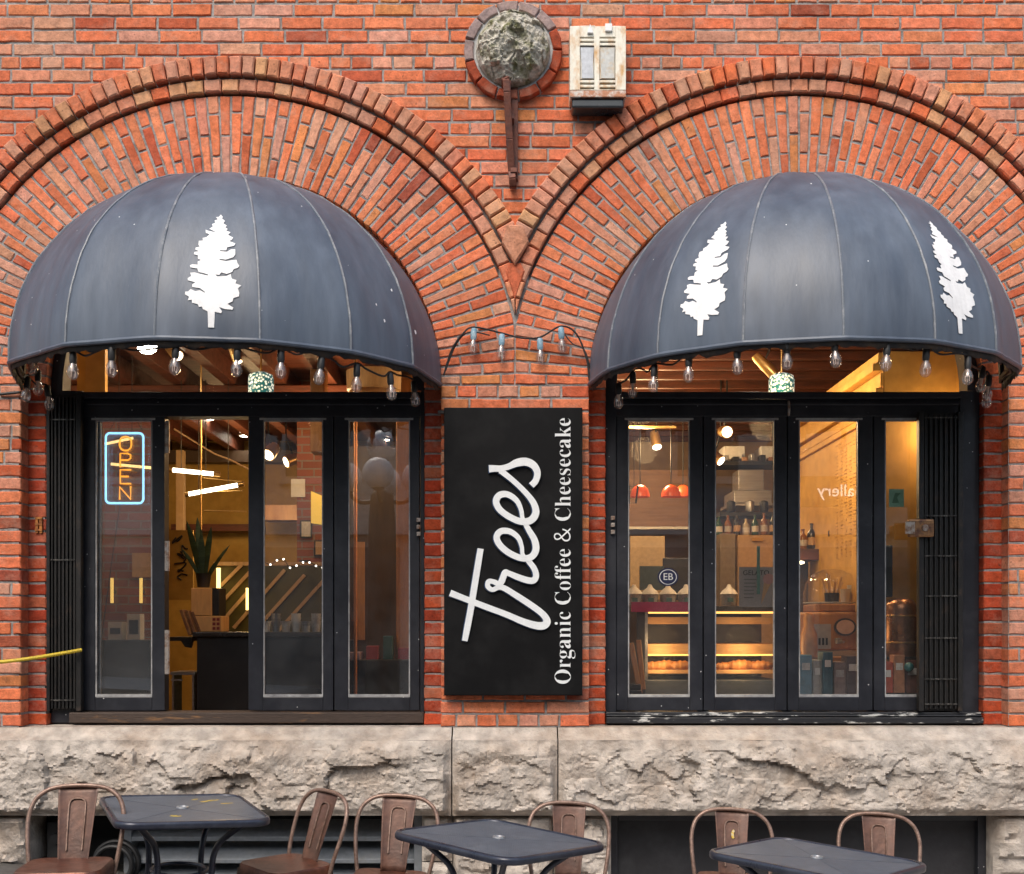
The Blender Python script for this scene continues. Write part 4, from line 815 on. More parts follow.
b = MB(); b.box(.3, 3.72, BY, BY + .1, FLZ, CZ); struct(one(b, 'interior_wall_right_back', TANWALL))
b = MB(); b.box(-5.1, -5.0, .41, BY, FLZ, 4.42); struct(one(b, 'interior_wall_left', WARMWALL))
b = MB(); b.box(3.6, 3.72, .41, BY, FLZ, 4.42); struct(one(b, 'interior_wall_right', WARMWALL))
b = MB()                                    # inner face of the street wall
for x0, x1 in ((-5.6, -2.845), (-.528, .564), (2.88, 5.6)): b.box(x0, x1, .325, .40, .2, 4.5)
b.box(-5.6, 5.6, .43, .50, .2, 1.10)
for cx in (LC, RC):
    for k in range(40):
        a, c = pi * k / 40, pi * (k + 1) / 40; x0, x1 = cx + 1.155 * cos(c), cx + 1.155 * cos(a)
        b.add([(x0, .325, ZC + 1.155 * sin(c)), (x1, .325, ZC + 1.155 * sin(a)), (x1, .325, 4.5), (x0, .325, 4.5)], [(0, 1, 2, 3)])
b.open = True; struct(one(b, 'interior_wall_front', TANWALL))
# ceiling timbers: joists running back on the left, boards across on the right
for k in range(12):
    x = -4.85 + k * .42; b = MB(); b.box(x - .05, x + .05, .95, BY, CZ - .16, CZ - .002); struct(one(b, 'ceiling_joist', DARKWOOD, bevel=.005))
for k in range(15):
    y = 1.0 + k * .37; b = MB(); b.box(.31, 3.55, y, y + .05, CZ - .07, CZ - .002); struct(one(b, 'ceiling_batten', DARKWOOD, bevel=.004))
b = MB(); b.box(-5.0, .3, 6.2, 6.4, 3.56, CZ - .17); struct(one(b, 'ceiling_bulkhead', mat('umber', (.06, .035, .02), .6)))
b = MB(); b.box(-5.0, .3, 2.6, 2.8, CZ - .36, CZ - .17); struct(one(b, 'ceiling_beam', DARKWOOD, bevel=.008))
# yellow partition with stepped cornice on the right
b = MB(); b.box(2.42, 3.58, .60, 2.95, FLZ, 3.50)
for z0, z1, pr in ((3.09, 3.13, .03), (3.14, 3.20, .015), (3.21, 3.26, .05), (3.27, 3.36, .02), (3.37, 3.42, .07), (3.43, 3.49, .035)): b.box(2.42 - pr, 2.4199, .60, 2.95, z0, z1)
YW = mat('amber_plaster', (.58, .32, .07), .75, col2=(.50, .26, .05), scale=2.2, bump=.08, bscale=30)
one(b, 'cornice_partition', YW, 'amber plaster partition with a stepped cornice behind the right end panes', 'partition', bevel=.006)
mn = MB(); random.seed(5)
for c in range(5):
    z = 3.05
    while z > 2.2:
        l = random.uniform(.03, .10); yy = 1.2 + c * .115; mn.box(2.416, 2.419, yy, yy + .012 + random.uniform(0, .06), z - .006, z) if random.random() < .8 else None; z -= .026
one(mn, 'wall_menu_marks', mat('brown_ink', (.40, .205, .045), .7), 'faint brown hand lettered columns on the amber partition', 'wall lettering')

def spot(px, py, y, label, aim, m=BRASS, r=.05, L=.15, glow=14, cord=True):
    """spotlight can on a stem: aim = direction of the light"""
    c = Vector((WX(px, y), y, WZ(py, y))); a = Vector(aim).normalized(); root = thing('spotlight', label, 'spotlight', tuple(c), 'spotlights under the cafe ceiling')
    b = MB(); b.tube([c - a * L, c - a * L * .9, c - a * .01, c], [r * .7, r * .85, r, r], 16); b.build('can', m, root, smooth=True, ang=50)
    top = CZ - .002 if y > .95 else 4.41
    b = MB(); b.tube([c - a * L * .6, Vector((c.x, y, min(top, c.z + L + .1)))] + ([Vector((c.x, y, top))] if cord else []), .008, 6); b.build('stem', IRON, root)
    b = MB(); b.tube([c + a * .001, c + a * .004], r * .82, 14); b.build('lamp_face', emit_mat('lamp_glow', (1, .86, .62), glow), root)
    return root
spot(238, 362, 1.3, 'gold spotlight can hanging behind the left transom', (.35, -.1, -.9), r=.035, glow=6)
spot(178, 356, 1.5, 'yellowish spotlight near the top left of the left transom', (.6, -.5, -.6), r=.045, glow=6)
spot(268, 455, 4.2, 'spotlight seen high in the left window, third pane, upper one of two', (-.3, -.6, -.6), r=.07, glow=20)
spot(286, 462, 4.4, 'spotlight seen high in the left window, third pane, lower one of two', (-.8, -.5, -.4), r=.06, glow=12)
spot(657, 447, 2.6, 'brass spotlight hanging from a track in the leftmost pane of the right window', (.1, -.45, -.85), r=.045, glow=9)
spot(727, 432, 3.0, 'bright round spotlight at the top of the second pane of the right window', (.1, -.95, -.2), r=.055, glow=26)
spot(721, 461, 3.2, 'small tilted spotlight below the bright one in the right window', (.6, -.5, -.6), r=.05, glow=9)
spot(776, 376, 1.6, 'gold spotlight can beside the teal beaded pendant in the right transom', (.65, -.15, -.7), r=.045, glow=9, L=.22)
def tl(px0, px1, py, y, label):
    b = MB(); b.pbox(px0, px1, py - 1.2, py + 1.2, y, .03); one(b, 'light_track', BRASS, label, 'light track')
tl(628, 676, 427, 2.58, 'thin brass light track at the top of the leftmost pane of the right window')
# ceiling downlights
def downlight(px, py, label, glow=30, r=.075):
    d = (CZ - EZ) * F / (HY - py); y = d - D; root = thing('ceiling_downlight', label, 'downlight', (WX(px, y), y, CZ - .03), 'round downlights in the cafe ceiling')
    c = (WX(px, y), y, CZ - .03)
    b = MB(); b.lathe([(r, .028), (r * 1.15, .0), (r * .9, -.006), (r * .86, .01)], c, 24); b.build('trim_ring', WHITE, root, smooth=True)
    b = MB(); b.lathe([(0.001, -.012), (r * .6, -.008), (r * .88, .004)], c, 24); b.build('diffuser', emit_mat('downlight_glow', (1, .9, .72), glow), root, smooth=True)
downlight(207, 416, 'bright round downlight above the gap in the left window'); downlight(246, 433, 'dimmer round downlight at the right of the gap in the left window', 12)
downlight(376, 433, 'round downlight in the rightmost pane of the left window, upper left of a pair', 40, .09); downlight(383, 437, 'round downlight in the rightmost pane of the left window, lower right of a pair', 30, .08)
b = MB(); c = (WX(147, 1.1), 1.1, WZ(350, 1.1)); b.lathe([(.001, -.02), (.04, -.018), (.062, 0), (.066, .03), (.05, .06), (.01, .08)], c, 24)
gl = one(b, 'globe_light', emit_mat('downlight_glow', (1, .9, .72), 30), 'glowing round lamp under the left awning above the open sign', 'lamp', smooth=True); q = MB(); q.tube([(c[0], c[1], c[2] + .07), (c[0], c[1], CZ - .002)], .012, 8); q.build('stem', IRON, gl)
b = MB(); c = (WX(758, 1.0), 1.0, WZ(343, 1.0)); b.lathe([(.001, -.02), (.04, -.018), (.062, 0), (.066, .03), (.05, .06), (.01, .08)], c, 24)
gl = one(b, 'globe_light', emit_mat('downlight_glow', (1, .9, .72), 30), 'glowing round lamp just under the rim of the right awning', 'lamp', smooth=True); q = MB(); q.tube([(c[0], c[1], c[2] + .07), (c[0], c[1], CZ - .002)], .012, 8); q.build('stem', IRON, gl)

# beaded pendants
def bead_mat():
    m = bpy.data.materials.new('teal_beads'); m.use_nodes = True; nt = m.node_tree; L = nt.links.new; b = nt.nodes['Principled BSDF']
    tc = nn(nt, 'ShaderNodeTexCoord'); vo = nn(nt, 'ShaderNodeTexVoronoi'); vo.inputs['Scale'].default_value = 52; L(tc.outputs['Object'], vo.inputs['Vector'])
    r = nn(nt, 'ShaderNodeValToRGB'); r.color_ramp.elements[0].color = (.85, .92, .80, 1); r.color_ramp.elements[1].color = (.01, .09, .10, 1); r.color_ramp.elements[0].position = .28; r.color_ramp.elements[1].position = .58
    L(vo.outputs['Distance'], r.inputs['Fac']); L(r.outputs['Color'], b.inputs['Base Color']); L(r.outputs['Color'], b.inputs['Emission Color']); b.inputs['Emission Strength'].default_value = .55; b.inputs['Roughness'].default_value = .2; return m
BEADM = bead_mat()
for px, py, lab in ((261, 383, 'teal beaded drum pendant behind the left transom'), (781.5, 384, 'teal beaded drum pendant behind the right transom')):
    y = 1.35; c = (WX(px, y), y, WZ(py, y)); root = thing('beaded_pendant', lab, 'pendant lamp', c, 'teal beaded pendants')
    b = MB(); b.lathe([(.001, .075), (.05, .072), (.083, .055), (.09, .03), (.09, -.08), (.084, -.085)], c, 26); b.build('lamp_shade', BEADM, root, smooth=True)
    b = MB(); b.tube([(c[0], y, c[2] + .07), (c[0], y, c[2] + .1), (c[0], y, CZ - .002)], [.018, .006, .006], 8); b.build('cord', BRASS, root, smooth=True)
    b = MB(); b.sphere((c[0], c[1], c[2] - .01), .032); b.build('lamp', emit_mat('warm_bulb', (1, .85, .6), 6), root, smooth=True)

# neon OPEN sign
yN = .30
ns = thing('neon_open_sign', 'lit neon sign reading OPEN downwards, amber letters in a pale blue border', 'neon sign', (WX(125, yN), yN, WZ(505, yN)))
def npt(x, y): return (WX(80 + x / 7.944, yN), yN, WZ(410 + y / 7.944, yN))
def rr(x0, x1, y0, y1, r, k=6):
    out = []
    for cx, cy, a0 in ((x1 - r, y0 + r, -90), (x1 - r, y1 - r, 0), (x0 + r, y1 - r, 90), (x0 + r, y0 + r, 180)):
        for i in range(k + 1): a = radians(a0 + 90 * i / k); out.append((cx + r * cos(a), cy + r * sin(a)))
    return out
b = MB(); b.tube([npt(x, y) for x, y in rr(205, 503, 184, 740, 34)], .0068, 10, closed=True); b.build('border_tube', emit_mat('neon_blue', (.26, .62, 1.0), 1.9), ns, smooth=True)
AMB = emit_mat('neon_amber', (1, .36, .025), 1.5)
def ncurve(pts, nm='letter_tube', closed=False):
    return [npt(x, y) for x, y in pts], closed
for nm, strokes in (('letter', [(rr(315, 408, 212, 322, 44), True)]), ('letter', [([(320, 455), (320, 345), (380, 345), (402, 358), (402, 385), (380, 398), (322, 398)], False)]), ('letter', [([(405, 475), (320, 475), (320, 585), (405, 585)], False), ([(320, 528), (385, 528)], False)]), ('letter', [([(315, 712), (315, 610), (402, 710), (402, 605)], False)])):
    b = MB()
    for pts, cl in strokes: b.tube([npt(x, y) for x, y in pts], .0056, 8, closed=cl)
    b.build(nm, AMB, ns, smooth=True)
b = MB(); b.box(WX(107, yN), WX(142, yN), yN + .02, yN + .026, WZ(503, yN), WZ(433, yN)); b.build('clear_backing', CLEARGLASS, ns)
b = MB(); b.tube([npt(230, 170), npt(275, 95)], .002, 5); b.tube([npt(500, 170), npt(455, 95)], .002, 5); b.tube([npt(320, 745), (WX(112, yN), yN, WZ(560, yN)), (WX(98, yN), yN, WZ(665, yN))], .003, 5); b.build('hanging_wire', IRON, ns)
for k, (p, q, lab) in enumerate((((105, 444), (133, 438), 'short amber light tube crossing the top of the neon sign'), ((111, 464), (153, 468), 'amber light tube crossing the middle of the neon sign'))):
    y = 1.6; b = MB(); b.tube([(WX(p[0], y), y, WZ(p[1], y)), (WX(q[0], y), y, WZ(q[1], y))], .010, 8); o = one(b, 'light_tube', emit_mat('tube_amber', (1, .62, .22), 2.2), lab, 'light tube', smooth=True)
    c = MB(); c.tube([(WX(p[0] * .5 + q[0] * .5, y), y, WZ(p[1] * .5 + q[1] * .5, y)), (WX(p[0] * .5 + q[0] * .5, y), y, CZ - .002)], .003, 5); c.build('cord', IRON, o)

# linear pendants in the gap
def linear(p, q, label, rods):
    y = 2.4; A = Vector((WX(p[0], y), y, WZ(p[1], y))); B = Vector((WX(q[0], y), y, WZ(q[1], y))); root = thing('linear_pendant', label, 'pendant lamp', tuple((A + B) / 2), 'linear pendants behind the gap in the left window')
    b = MB(); b.tube([A, B], .017, 10); b.build('light_tube', emit_mat('tube_white', (1, .86, .60), 5), root, smooth=True)
    d = (B - A).normalized(); b = MB(); b.tube([B, B + d * .05], .022, 10); b.tube([A - d * .03, A], .022, 10); b.build('end_cap', BRASS, root, smooth=True)
    for u in (.2, .8): c = A.lerp(B, u); b = MB(); b.tube([c, (c.x, y, CZ - .17)], .003, 5); b.build('cord', IRON, root)
    for (r0, r1) in rods: b = MB(); b.tube([(WX(r0[0], y), y + .05, WZ(r0[1], y)), (WX(r1[0], y), y + .05, WZ(r1[1], y))], .006, 6); b.build('rod', BRASS, root)
linear((173, 470), (214, 474), 'white glowing tube pendant, upper one in the gap of the left window', [((202, 477), (242, 481))])
linear((189, 494), (238, 485), 'slanting glowing tube pendant, lower one in the gap of the left window', [((192, 491), (241, 490)), ((202, 510), (245, 511))])
b = MB(); b.tube([(WX(201, 2.0), 2.0, WZ(560, 2.0)), (WX(201, 2.0), 2.0, CZ - .002)], .007, 6); one(b, 'hanging_rod', BRASS, 'thin brass rod hanging straight down behind the snake plant', 'rod')
b = MB(); b.tube(catmull([(WX(174, 3), 3, WZ(429, 3)), (WX(190, 3), 3.1, WZ(439, 3)), (WX(208, 3), 3.2, WZ(450, 3)), (WX(222, 3), 3.3, WZ(455, 3)), (WX(246, 3), 3.4, WZ(467, 3))], 6), .008, 6); one(b, 'ceiling_wire', PALEWOOD, 'pale wire drooping along the dark ceiling in the gap of the left window', 'wire', smooth=True)

# counter with box, plant, shelf, striped panel
y = 1.15
ct = thing('service_counter', 'black service counter behind the gap in the left window', 'counter', (WX(260, y), y, FLZ))
b = MB(); b.box(WX(196, y), WX(333, y), y + .02, y + .65, FLZ, WZ(637, y)); b.build('cabinet', DARK, ct, bevel=.004)
b = MB(); b.box(WX(193, y), WX(335, y), y - .02, y + .68, WZ(637, y) + .001, WZ(632, y)); b.build('worktop', mat('worktop', (.03, .025, .024), .25), ct, bevel=.006)
b = MB(); b.pbox(166, 192, 637, 641, 1.2, .3); b.add([(WX(180, 1.2), 1.22, WZ(641, 1.2)), (WX(192, 1.2), 1.22, WZ(641, 1.2)), (WX(190, 1.2), 1.22, WZ(648, 1.2)), (WX(184, 1.2), 1.22, WZ(647, 1.2)), (WX(180, 1.2), 1.25, WZ(641, 1.2)), (WX(192, 1.2), 1.25, WZ(641, 1.2)), (WX(190, 1.2), 1.25, WZ(648, 1.2)), (WX(184, 1.2), 1.25, WZ(647, 1.2))], [(0, 1, 2, 3), (7, 6, 5, 4), (0, 4, 5, 1), (1, 5, 6, 2), (2, 6, 7, 3), (3, 7, 4, 0)])
one(b, 'ledge_shelf', DARK, 'dark bracketed ledge left of the black service counter', 'shelf')
b = MB(); b.pbox(170, 195, 672, 675, 1.3, .25); b.pbox(172, 174, 675, 740, 1.3, .2); b.pbox(192, 194, 675, 740, 1.3, .2); b.pbox(171, 182, 679, 681, 1.29, .02); one(b, 'low_stand', STEEL, 'low metal edged stand below the dark ledge', 'stand')
BOXW = mat('box_wood', (.66, .36, .14), .5, col2=(.55, .28, .10), scale=4, stretch=(2, 2, .4))
wb = thing('wooden_box', 'tan wooden box with a dark open side carrying the snake plant', 'box', (WX(205, 1.25), 1.25, WZ(632, 1.25)))
b = MB(); b.pbox(191, 211.5, 588, 615.5, 1.25, .22); b.build('upper_box', BOXW, wb, bevel=.004)
b = MB(); b.pbox(191, 221, 616, 631.7, 1.25, .24); b.build('lower_box', BOXW, wb, bevel=.004)
b = MB(); b.pbox(211.8, 219, 588, 615.5, 1.27, .20); b.build('dark_side', DARK, wb, bevel=.002)
b = MB()
for i in range(2):
    for j in range(3): b.pbox(212.5 + i * 4, 215.5 + i * 4, 618 + j * 4.5, 620.8 + j * 4.5, 1.246, .003)
b.build('red_slots', mat('red_slots', (.22, .02, .02), .5), wb)
b = MB(); y = 1.22
for k in range(3):
    x0 = 180 + k * 4; b.bar((WX(x0 + 12, y), y + .04 * k, WZ(635, y)), (WX(x0 + 3, y), y + .04 * k, WZ(610 + k, y)), .02, .12)
one(b, 'leaning_menus', mat('menu_board', (.17, .07, .035), .6, col2=(.3, .18, .08), scale=10), 'brown menu boards leaning against the tan wooden box', 'menu boards', bevel=.002)
pl = thing('snake_plant', 'dark snake plant in a black pot on the tan wooden box', 'plant', (WX(203.5, 1.36), 1.36, WZ(587.5, 1.36)))
y = 1.36; c = Vector(pl.location)
b = MB(); b.lathe([(.001, .001), (.042, .001), (.055, .095), (.058, .10), (.050, .10), (.047, .085), (.001, .082)], tuple(c), 20); b.build('pot', DARK, pl, smooth=True, ang=50)
LEAF = mat('snake_leaf', (.012, .028, .010), .45, col2=(.035, .06, .02), scale=6, stretch=(1, 1, 6))
for tx, ty, w_ in ((188, 521, .05), (196.5, 517, .055), (203, 533, .05), (213, 527, .052), (209, 541, .045), (231, 545, .035), (194, 545, .05), (220, 557, .03), (184, 549, .035), (200, 526, .04), (208, 548, .04)):
    tip = Vector((WX(tx, y), y + random.uniform(-.08, .06), WZ(ty, y))); base = Vector((c.x + (tip.x - c.x) * .25, y + random.uniform(-.02, .02), c.z + .085)); lf = MB(); vs = []; n = 9
    for i in range(n + 1):
        u = i / n; p = base.lerp(tip, u); p.x += (tip.x - base.x) * .35 * (u * u - u); ww = w_ * (.55 + 1.1 * u) * (1 - u ** 3.2) * .46 + .001; ax = Vector((1, .3 * sin(tx), 0)).normalized()
        vs += [p - ax * ww, p + Vector((0, .006, 0)), p + ax * ww, p + Vector((0, -.004 + .004, 0)) - Vector((0, .004, 0))]
    fs = [(4 * i + k, 4 * i + (k + 1) % 4, 4 * i + 4 + (k + 1) % 4, 4 * i + 4 + k) for i in range(n) for k in range(4)]
    lf.add(vs, fs); lf.build('leaf', LEAF, pl, smooth=True)
y = 2.9
sp = thing('striped_screen', 'dark olive screen with slanting pale wood battens behind the service counter', 'screen', (WX(262, y), y, FLZ))
b = MB(); b.box(WX(216, y), WX(330, y), y, y + .04, FLZ, WZ(566, y)); b.build('back_panel', mat('olive_panel', (.10, .085, .02), .5, col2=(.06, .05, .014), scale=3), sp)
for p, q in (((219, 588), (243, 564)), ((219, 606), (252, 570)), ((222, 622), (262, 576)), ((234, 628), (285, 570)), ((252, 634), (305, 575)), ((274, 636), (328, 576))):
    b = MB(); b.bar((WX(p[0], y), y - .012, WZ(p[1], y)), (WX(q[0], y), y - .012, WZ(q[1], y)), .028, .02); b.build('batten', PALEWOOD, sp)
b = MB(); b.box(WX(214, y), WX(332, y), y - .01, y + .06, WZ(565.5, y), WZ(562, y)); b.build('top_rail', PALEWOOD, sp)
for px, py, lab in ((218.5, 580, 'slim amber wall sconce at the left edge of the striped screen'), (248, 600, 'slim amber wall sconce at the right of the gap by the striped screen')):
    b = MB(); b.tube([(WX(px, 2.8), 2.8, WZ(py - 12, 2.8)), (WX(px, 2.8), 2.8, WZ(py + 10, 2.8))], .018, 10); o = one(b, 'wall_sconce', emit_mat('sconce_glow', (1, .66, .20), 2.2), lab, 'sconce', smooth=True)
    b = MB(); b.pbox(px - 1, px + 1, py + 6, py + 10, 2.82, .08); b.build('arm', IRON, o)
y = 6.2; b = MB(); b.pbox(171, 260, 524, 531, y, .3); one(b, 'dark_wall_shelf', DARKWOOD, 'long dark shelf on the mustard back wall above the striped screen', 'shelf')
b = MB(); b.pbox(176, 183, 450, 560, 5.4, .1); one(b, 'wall_pilaster', TANWALL, 'narrow tan pilaster on the back wall left of the hanging rod', 'pilaster')
sc = MB(); random.seed(3)
for k in range(5):
    P0 = [(WX(172 + random.uniform(0, 16), 4.2), 4.2, WZ(540 + k * 9 + random.uniform(-5, 5), 4.2)) for _ in range(5)]; sc.tube(catmull(P0, 5), .008, 5)
sc2 = MB(); sc2.pbox(168, 193, 530, 600, 4.22, .03); dp = one(sc2, 'doodle_panel', WARMWALL, 'mustard wall panel with dark looping doodles left of the snake plant', 'wall panel'); sc.build('doodle_lines', IRON, dp, smooth=True)
# seen through the third and fourth panes of the left window
y = 3.2; b = MB(); b.box(WX(297, y), WX(326, y), y, y + .3, FLZ, CZ - .002); one(b, 'brick_column', INBRICK, 'brown brick column inside, seen through the third pane of the left window', 'column')
b = MB(); b.pbox(291, 305, 479, 497, y - .02, .012); one(b, 'white_notice', WHITE, 'square white notice on the inside brick column', 'notice')
b = MB(); b.add([(WX(311, 2.6), 2.6, WZ(491, 2.6)), (WX(311, 2.6), 2.6, WZ(523, 2.6)), (WX(325, 2.6), 2.6, WZ(525, 2.6)), (WX(325, 2.6), 2.6, WZ(497, 2.6))], [(0, 1, 2, 3)]); v0 = b.v[:]; b.add([(v[0], v[1] + .03, v[2]) for v in v0], [(3, 2, 1, 0)])
b.add(v0 + [(v[0], v[1] + .03, v[2]) for v in v0], [(0, 4, 5, 1), (1, 5, 6, 2), (2, 6, 7, 3), (3, 7, 4, 0)]); one(b, 'yellow_board', emit_mat('lit_yellow', (.85, .55, .08), .35), 'glowing yellow board right of the white notice', 'light box')
b = MB(); b.pbox(263, 297, 505, 520, 5.6, .3); one(b, 'long_bench_light', WOOD, 'pale wooden pelmet across the back wall in the third pane of the left window', 'pelmet')
b = MB(); b.tube([(WX(355.5, 1.5), 1.5, FLZ), (WX(355.5, 1.5), 1.5, CZ - .17)], .013, 10); one(b, 'copper_pipe', mat('copper', (.55, .24, .10), .35, metal=.8, scale=10), 'thin copper pipe standing in the rightmost pane of the left window', 'pipe', smooth=True)
b = MB(); b.box(WX(396, 2.2), WX(414, 2.2), 2.2, 2.45, FLZ, CZ - .17); one(b, 'timber_post', mat('orange_timber', (.40, .17, .05), .5, col2=(.30, .12, .035), scale=4, stretch=(4, 4, .5)), 'orange timber post at the right edge of the left window', 'post', bevel=.01)
b = MB(); b.box(WX(310, 2.0), WX(324, 2.0), 2.0, 2.2, WZ(452, 2.0), CZ - .17); one(b, 'timber_bracket', WOOD, 'honey coloured hanging timber at the top of the third pane of the left window', 'timber', bevel=.01)
y = 3.6; b = MB(); b.box(WX(340, y), WX(404, y), y, y + .12, WZ(690, y), WZ(446, y)); o = one(b, 'wall_board', mat('dark_umber_board', (.055, .028, .014), .5, col2=(.035, .018, .01), scale=4, stretch=(3, 3, .4)), 'dark brown board standing behind the copper pipe', 'board', bevel=.004); b = MB(); b.box(WX(357, y), WX(365, y), y - .02, y - .001, WZ(640, y), WZ(542, y)); b.build('inset_panel', WOOD, o)
y = 1.9; b = MB(); b.box(WX(338, y), WX(420, y), y, y + .5, FLZ, WZ(660, y)); one(b, 'low_cabinet', DARK, 'low dark cabinet behind the rightmost pane of the left window', 'cabinet', bevel=.005)
b = MB(); b.pbox(344, 360, 652, 660, 1.95, .2); one(b, 'folded_cloth', mat('grey_mauve', (.30, .22, .28), .8), 'mauve grey folded cloth on the low dark cabinet', 'cloth', bevel=.008)
# wooden drum lamp behind left transom
c = (WX(374, 1.9), 1.9, WZ(384, 1.9)); dl = thing('drum_pendant', 'broad pale wooden drum pendant at the right of the left transom', 'pendant lamp', c)
b = MB(); b.lathe([(.17, .10), (.21, .09), (.205, -.05), (.19, -.06), (.185, .08)], c, 32); b.build('lamp_shade', PALEWOOD, dl, smooth=True, ang=50); b = MB(); b.tube([(c[0], 1.9, c[2] + .09), (c[0], 1.9, CZ - .17)], .008, 6); b.box(c[0] - .19, c[0] + .19, 1.89, 1.91, c[2] + .08, c[2] + .095); b.build('cord', IRON, dl)
b = MB(); b.pbox(77, 105, 345, 398, .75, .05); one(b, 'amber_wall_board', YW, 'amber board inside at the far left of the left transom', 'board')
b = MB(); b.box(WX(84, 2.8), WX(158, 2.8), 2.8, 3.0, FLZ, CZ - .17); one(b, 'inner_brick_pier', INBRICK, 'brown brick pier inside, behind the neon sign pane', 'pier')
b = MB(); b.pbox(96, 150, 640, 760, 1.5, .3); one(b, 'side_table', mat('slate_paint', (.05, .07, .09), .4), 'slate painted side table at the foot of the neon sign pane', 'side table', bevel=.006)
for i, (p, q) in enumerate(((108, 122), (127, 140))):
    b = MB(); b.pbox(p, q, 622 - 8 * i, 639.6, 1.55, .1); o = one(b, 'menu_stand', WHITE, ['pale folded card on the slate side table, left one', 'pale folded card on the slate side table, right one'][i], 'card', 'cards on the slate side table'); c2 = MB(); c2.pbox(p + 2, q - 2, 628 - 8 * i, 634, 1.545, .004); c2.build('print_block', DARK, o)
for i, px in enumerate((112, 141)):
    b = MB(); b.tube([(WX(px, 2.7), 2.7, WZ(578, 2.7)), (WX(px, 2.7), 2.7, WZ(603, 2.7))], .014, 8); o = one(b, 'wall_sconce', emit_mat('sconce_dim', (1, .62, .16), .7), ['slim dim amber sconce on the inner brick pier, left one', 'slim dim amber sconce on the inner brick pier, right one'][i], 'sconce', smooth=True); c2 = MB(); c2.pbox(px - 1, px + 1, 590, 593, 2.72, .079); c2.build('arm', IRON, o)
b = MB(); b.pbox(132, 152, 553, 577, 2.74, .05); one(b, 'cream_poster', mat('cream_card', (.5, .30, .13), .7), 'tan poster on the inner brick pier under the neon sign', 'poster')

# -------------------------------------------------- right window
y = 1.25
dc = thing('pastry_case', 'lit pastry display case with wooden shelves inside the right window', 'display case', (WX(712, y), y, FLZ))
XA, XB = WX(645, y), WX(779, y)
b = MB(); b.box(XA, XB, y, y + .6, FLZ, WZ(680, y)); b.build('plinth', mat('grey_plinth', (.10, .11, .12), .4), dc, bevel=.004)
for py, h, nm in ((617, 7, 'shelf'), (644, 10, 'shelf'), (670, 4, 'shelf')):
    b = MB(); b.box(XA + .02, XB - .005, y + .03, y + .55, WZ(py + h, y), WZ(py, y)); b.build(nm, mat('amber_shelf', (.62, .34, .12), .5, col2=(.5, .25, .08), scale=5, stretch=(.4, 2, 2)), dc, bevel=.003)
for x in (XA, (XA + XB) / 2, XB - .02):
    b = MB(); b.box(x, x + .02, y + .001, y + .021, WZ(680, y), WZ(611, y)); b.build('post', STEEL, dc)
b = MB(); b.box(XA - .06, XA - .001, y, y + .6, FLZ, WZ(606, y)); b.build('end_panel', DARK, dc)
b = MB(); b.box(XA, XB, y + .58, y + .6, WZ(680, y), WZ(611, y)); b.build('back_panel', mat('case_back', (.10, .08, .065), .4), dc)
b = MB(); b.box(XA - .1, XB, y - .01, y + .62, WZ(611, y), WZ(606, y)); b.build('top', mat('case_top', (.05, .045, .045), .3), dc, bevel=.004)
b = MB(); b.box(XA - .1, XA + .32, y - .03, y - .011, WZ(612, y), WZ(602, y)); b.build('magenta_trim', mat('magenta', (.30, .02, .10), .5), dc)
b = MB(); b.box(XA + .03, XB - .03, y + .04, y + .06, WZ(613.5, y), WZ(611.5, y)); b.box(XA + .03, XB - .03, y + .06, y + .08, WZ(656, y), WZ(654.3, y)); b.build('strip_light', emit_mat('case_strip', (1, .50, .12), 1.6), dc)
CRUST = mat('pastry_crust', (.52, .22, .05), .5, col2=(.34, .11, .02), scale=20, bump=.3)
def croissant(px, py, yy, label, s=1.0, rz=0):
    b = MB(); pts = [(.075 * s * sin(a), .03 * s * (1 - cos(a)), .028 * s) for a in [(-1.9 + 3.8 * i / 24) for i in range(25)]]
    R = [max(.004, .032 * s * (1 - (abs(i - 12) / 12.5) ** 1.6) * (1 + .13 * (i % 3 - 1))) for i in range(25)]; b.tube(pts, R, 10)
    o = one(b, 'croissant', CRUST, label, 'pastry', 'pastries on the lowest shelf of the display case', smooth=True, ang=60); o.location = (WX(px, yy), yy, WZ(py, yy)); o.rotation_euler = (0, 0, rz)
for px, lab, s in ((654, 'leftmost golden pastry on the lowest shelf of the pastry case', 1.0), (666, 'second golden pastry from the left on the lowest case shelf', 1.15), (682, 'third golden pastry from the left on the lowest case shelf, by the window stile', 1.1), (724, 'pastry on the lowest shelf at the left of the second right pane', .9), (741, 'broad pastry in the middle of the lowest case shelf', 1.2), (760, 'rightmost golden pastry on the lowest shelf of the pastry case', 1.1)):
    croissant(px, 669.8, 1.32, lab, s, random.uniform(-.4, .4))
CUPM = mat('clear_carton', (.45, .42, .38), .35, col2=(.62, .58, .54), scale=20)
for i, px in enumerate((634, 650, 668, 686, 729)):
    lab = ['domed takeout carton at the left end of the pastry case top', 'second domed takeout carton from the left on the pastry case', 'third domed takeout carton, right under the round window logo', 'fourth domed takeout carton from the left on the pastry case', 'domed takeout carton seen alone in the second right pane'][i]
    c = (WX(px, 1.4), 1.4, WZ(605.5, 1.4)); root = thing('takeout_carton', lab, 'carton', c, 'domed cartons on the pastry case')
    b = MB(); b.lathe([(.001, .001), (.048, .001), (.062, .075), (.064, .08)], c, 8); b.build('tub', CUPM, root); b = MB(); b.lathe([(.066, .081), (.05, .105), (.02, .13), (.012, .15), (.001, .152)], c, 16); b.build('lid', WHITE, root, smooth=True)
    b = MB(); b.box(c[0] - .02, c[0] + .02, 1.4 - .062, 1.4 - .056, c[2] + .025, c[2] + .055); b.build('printed_oval', mat('teal_print', (.10, .20, .20), .5), root)
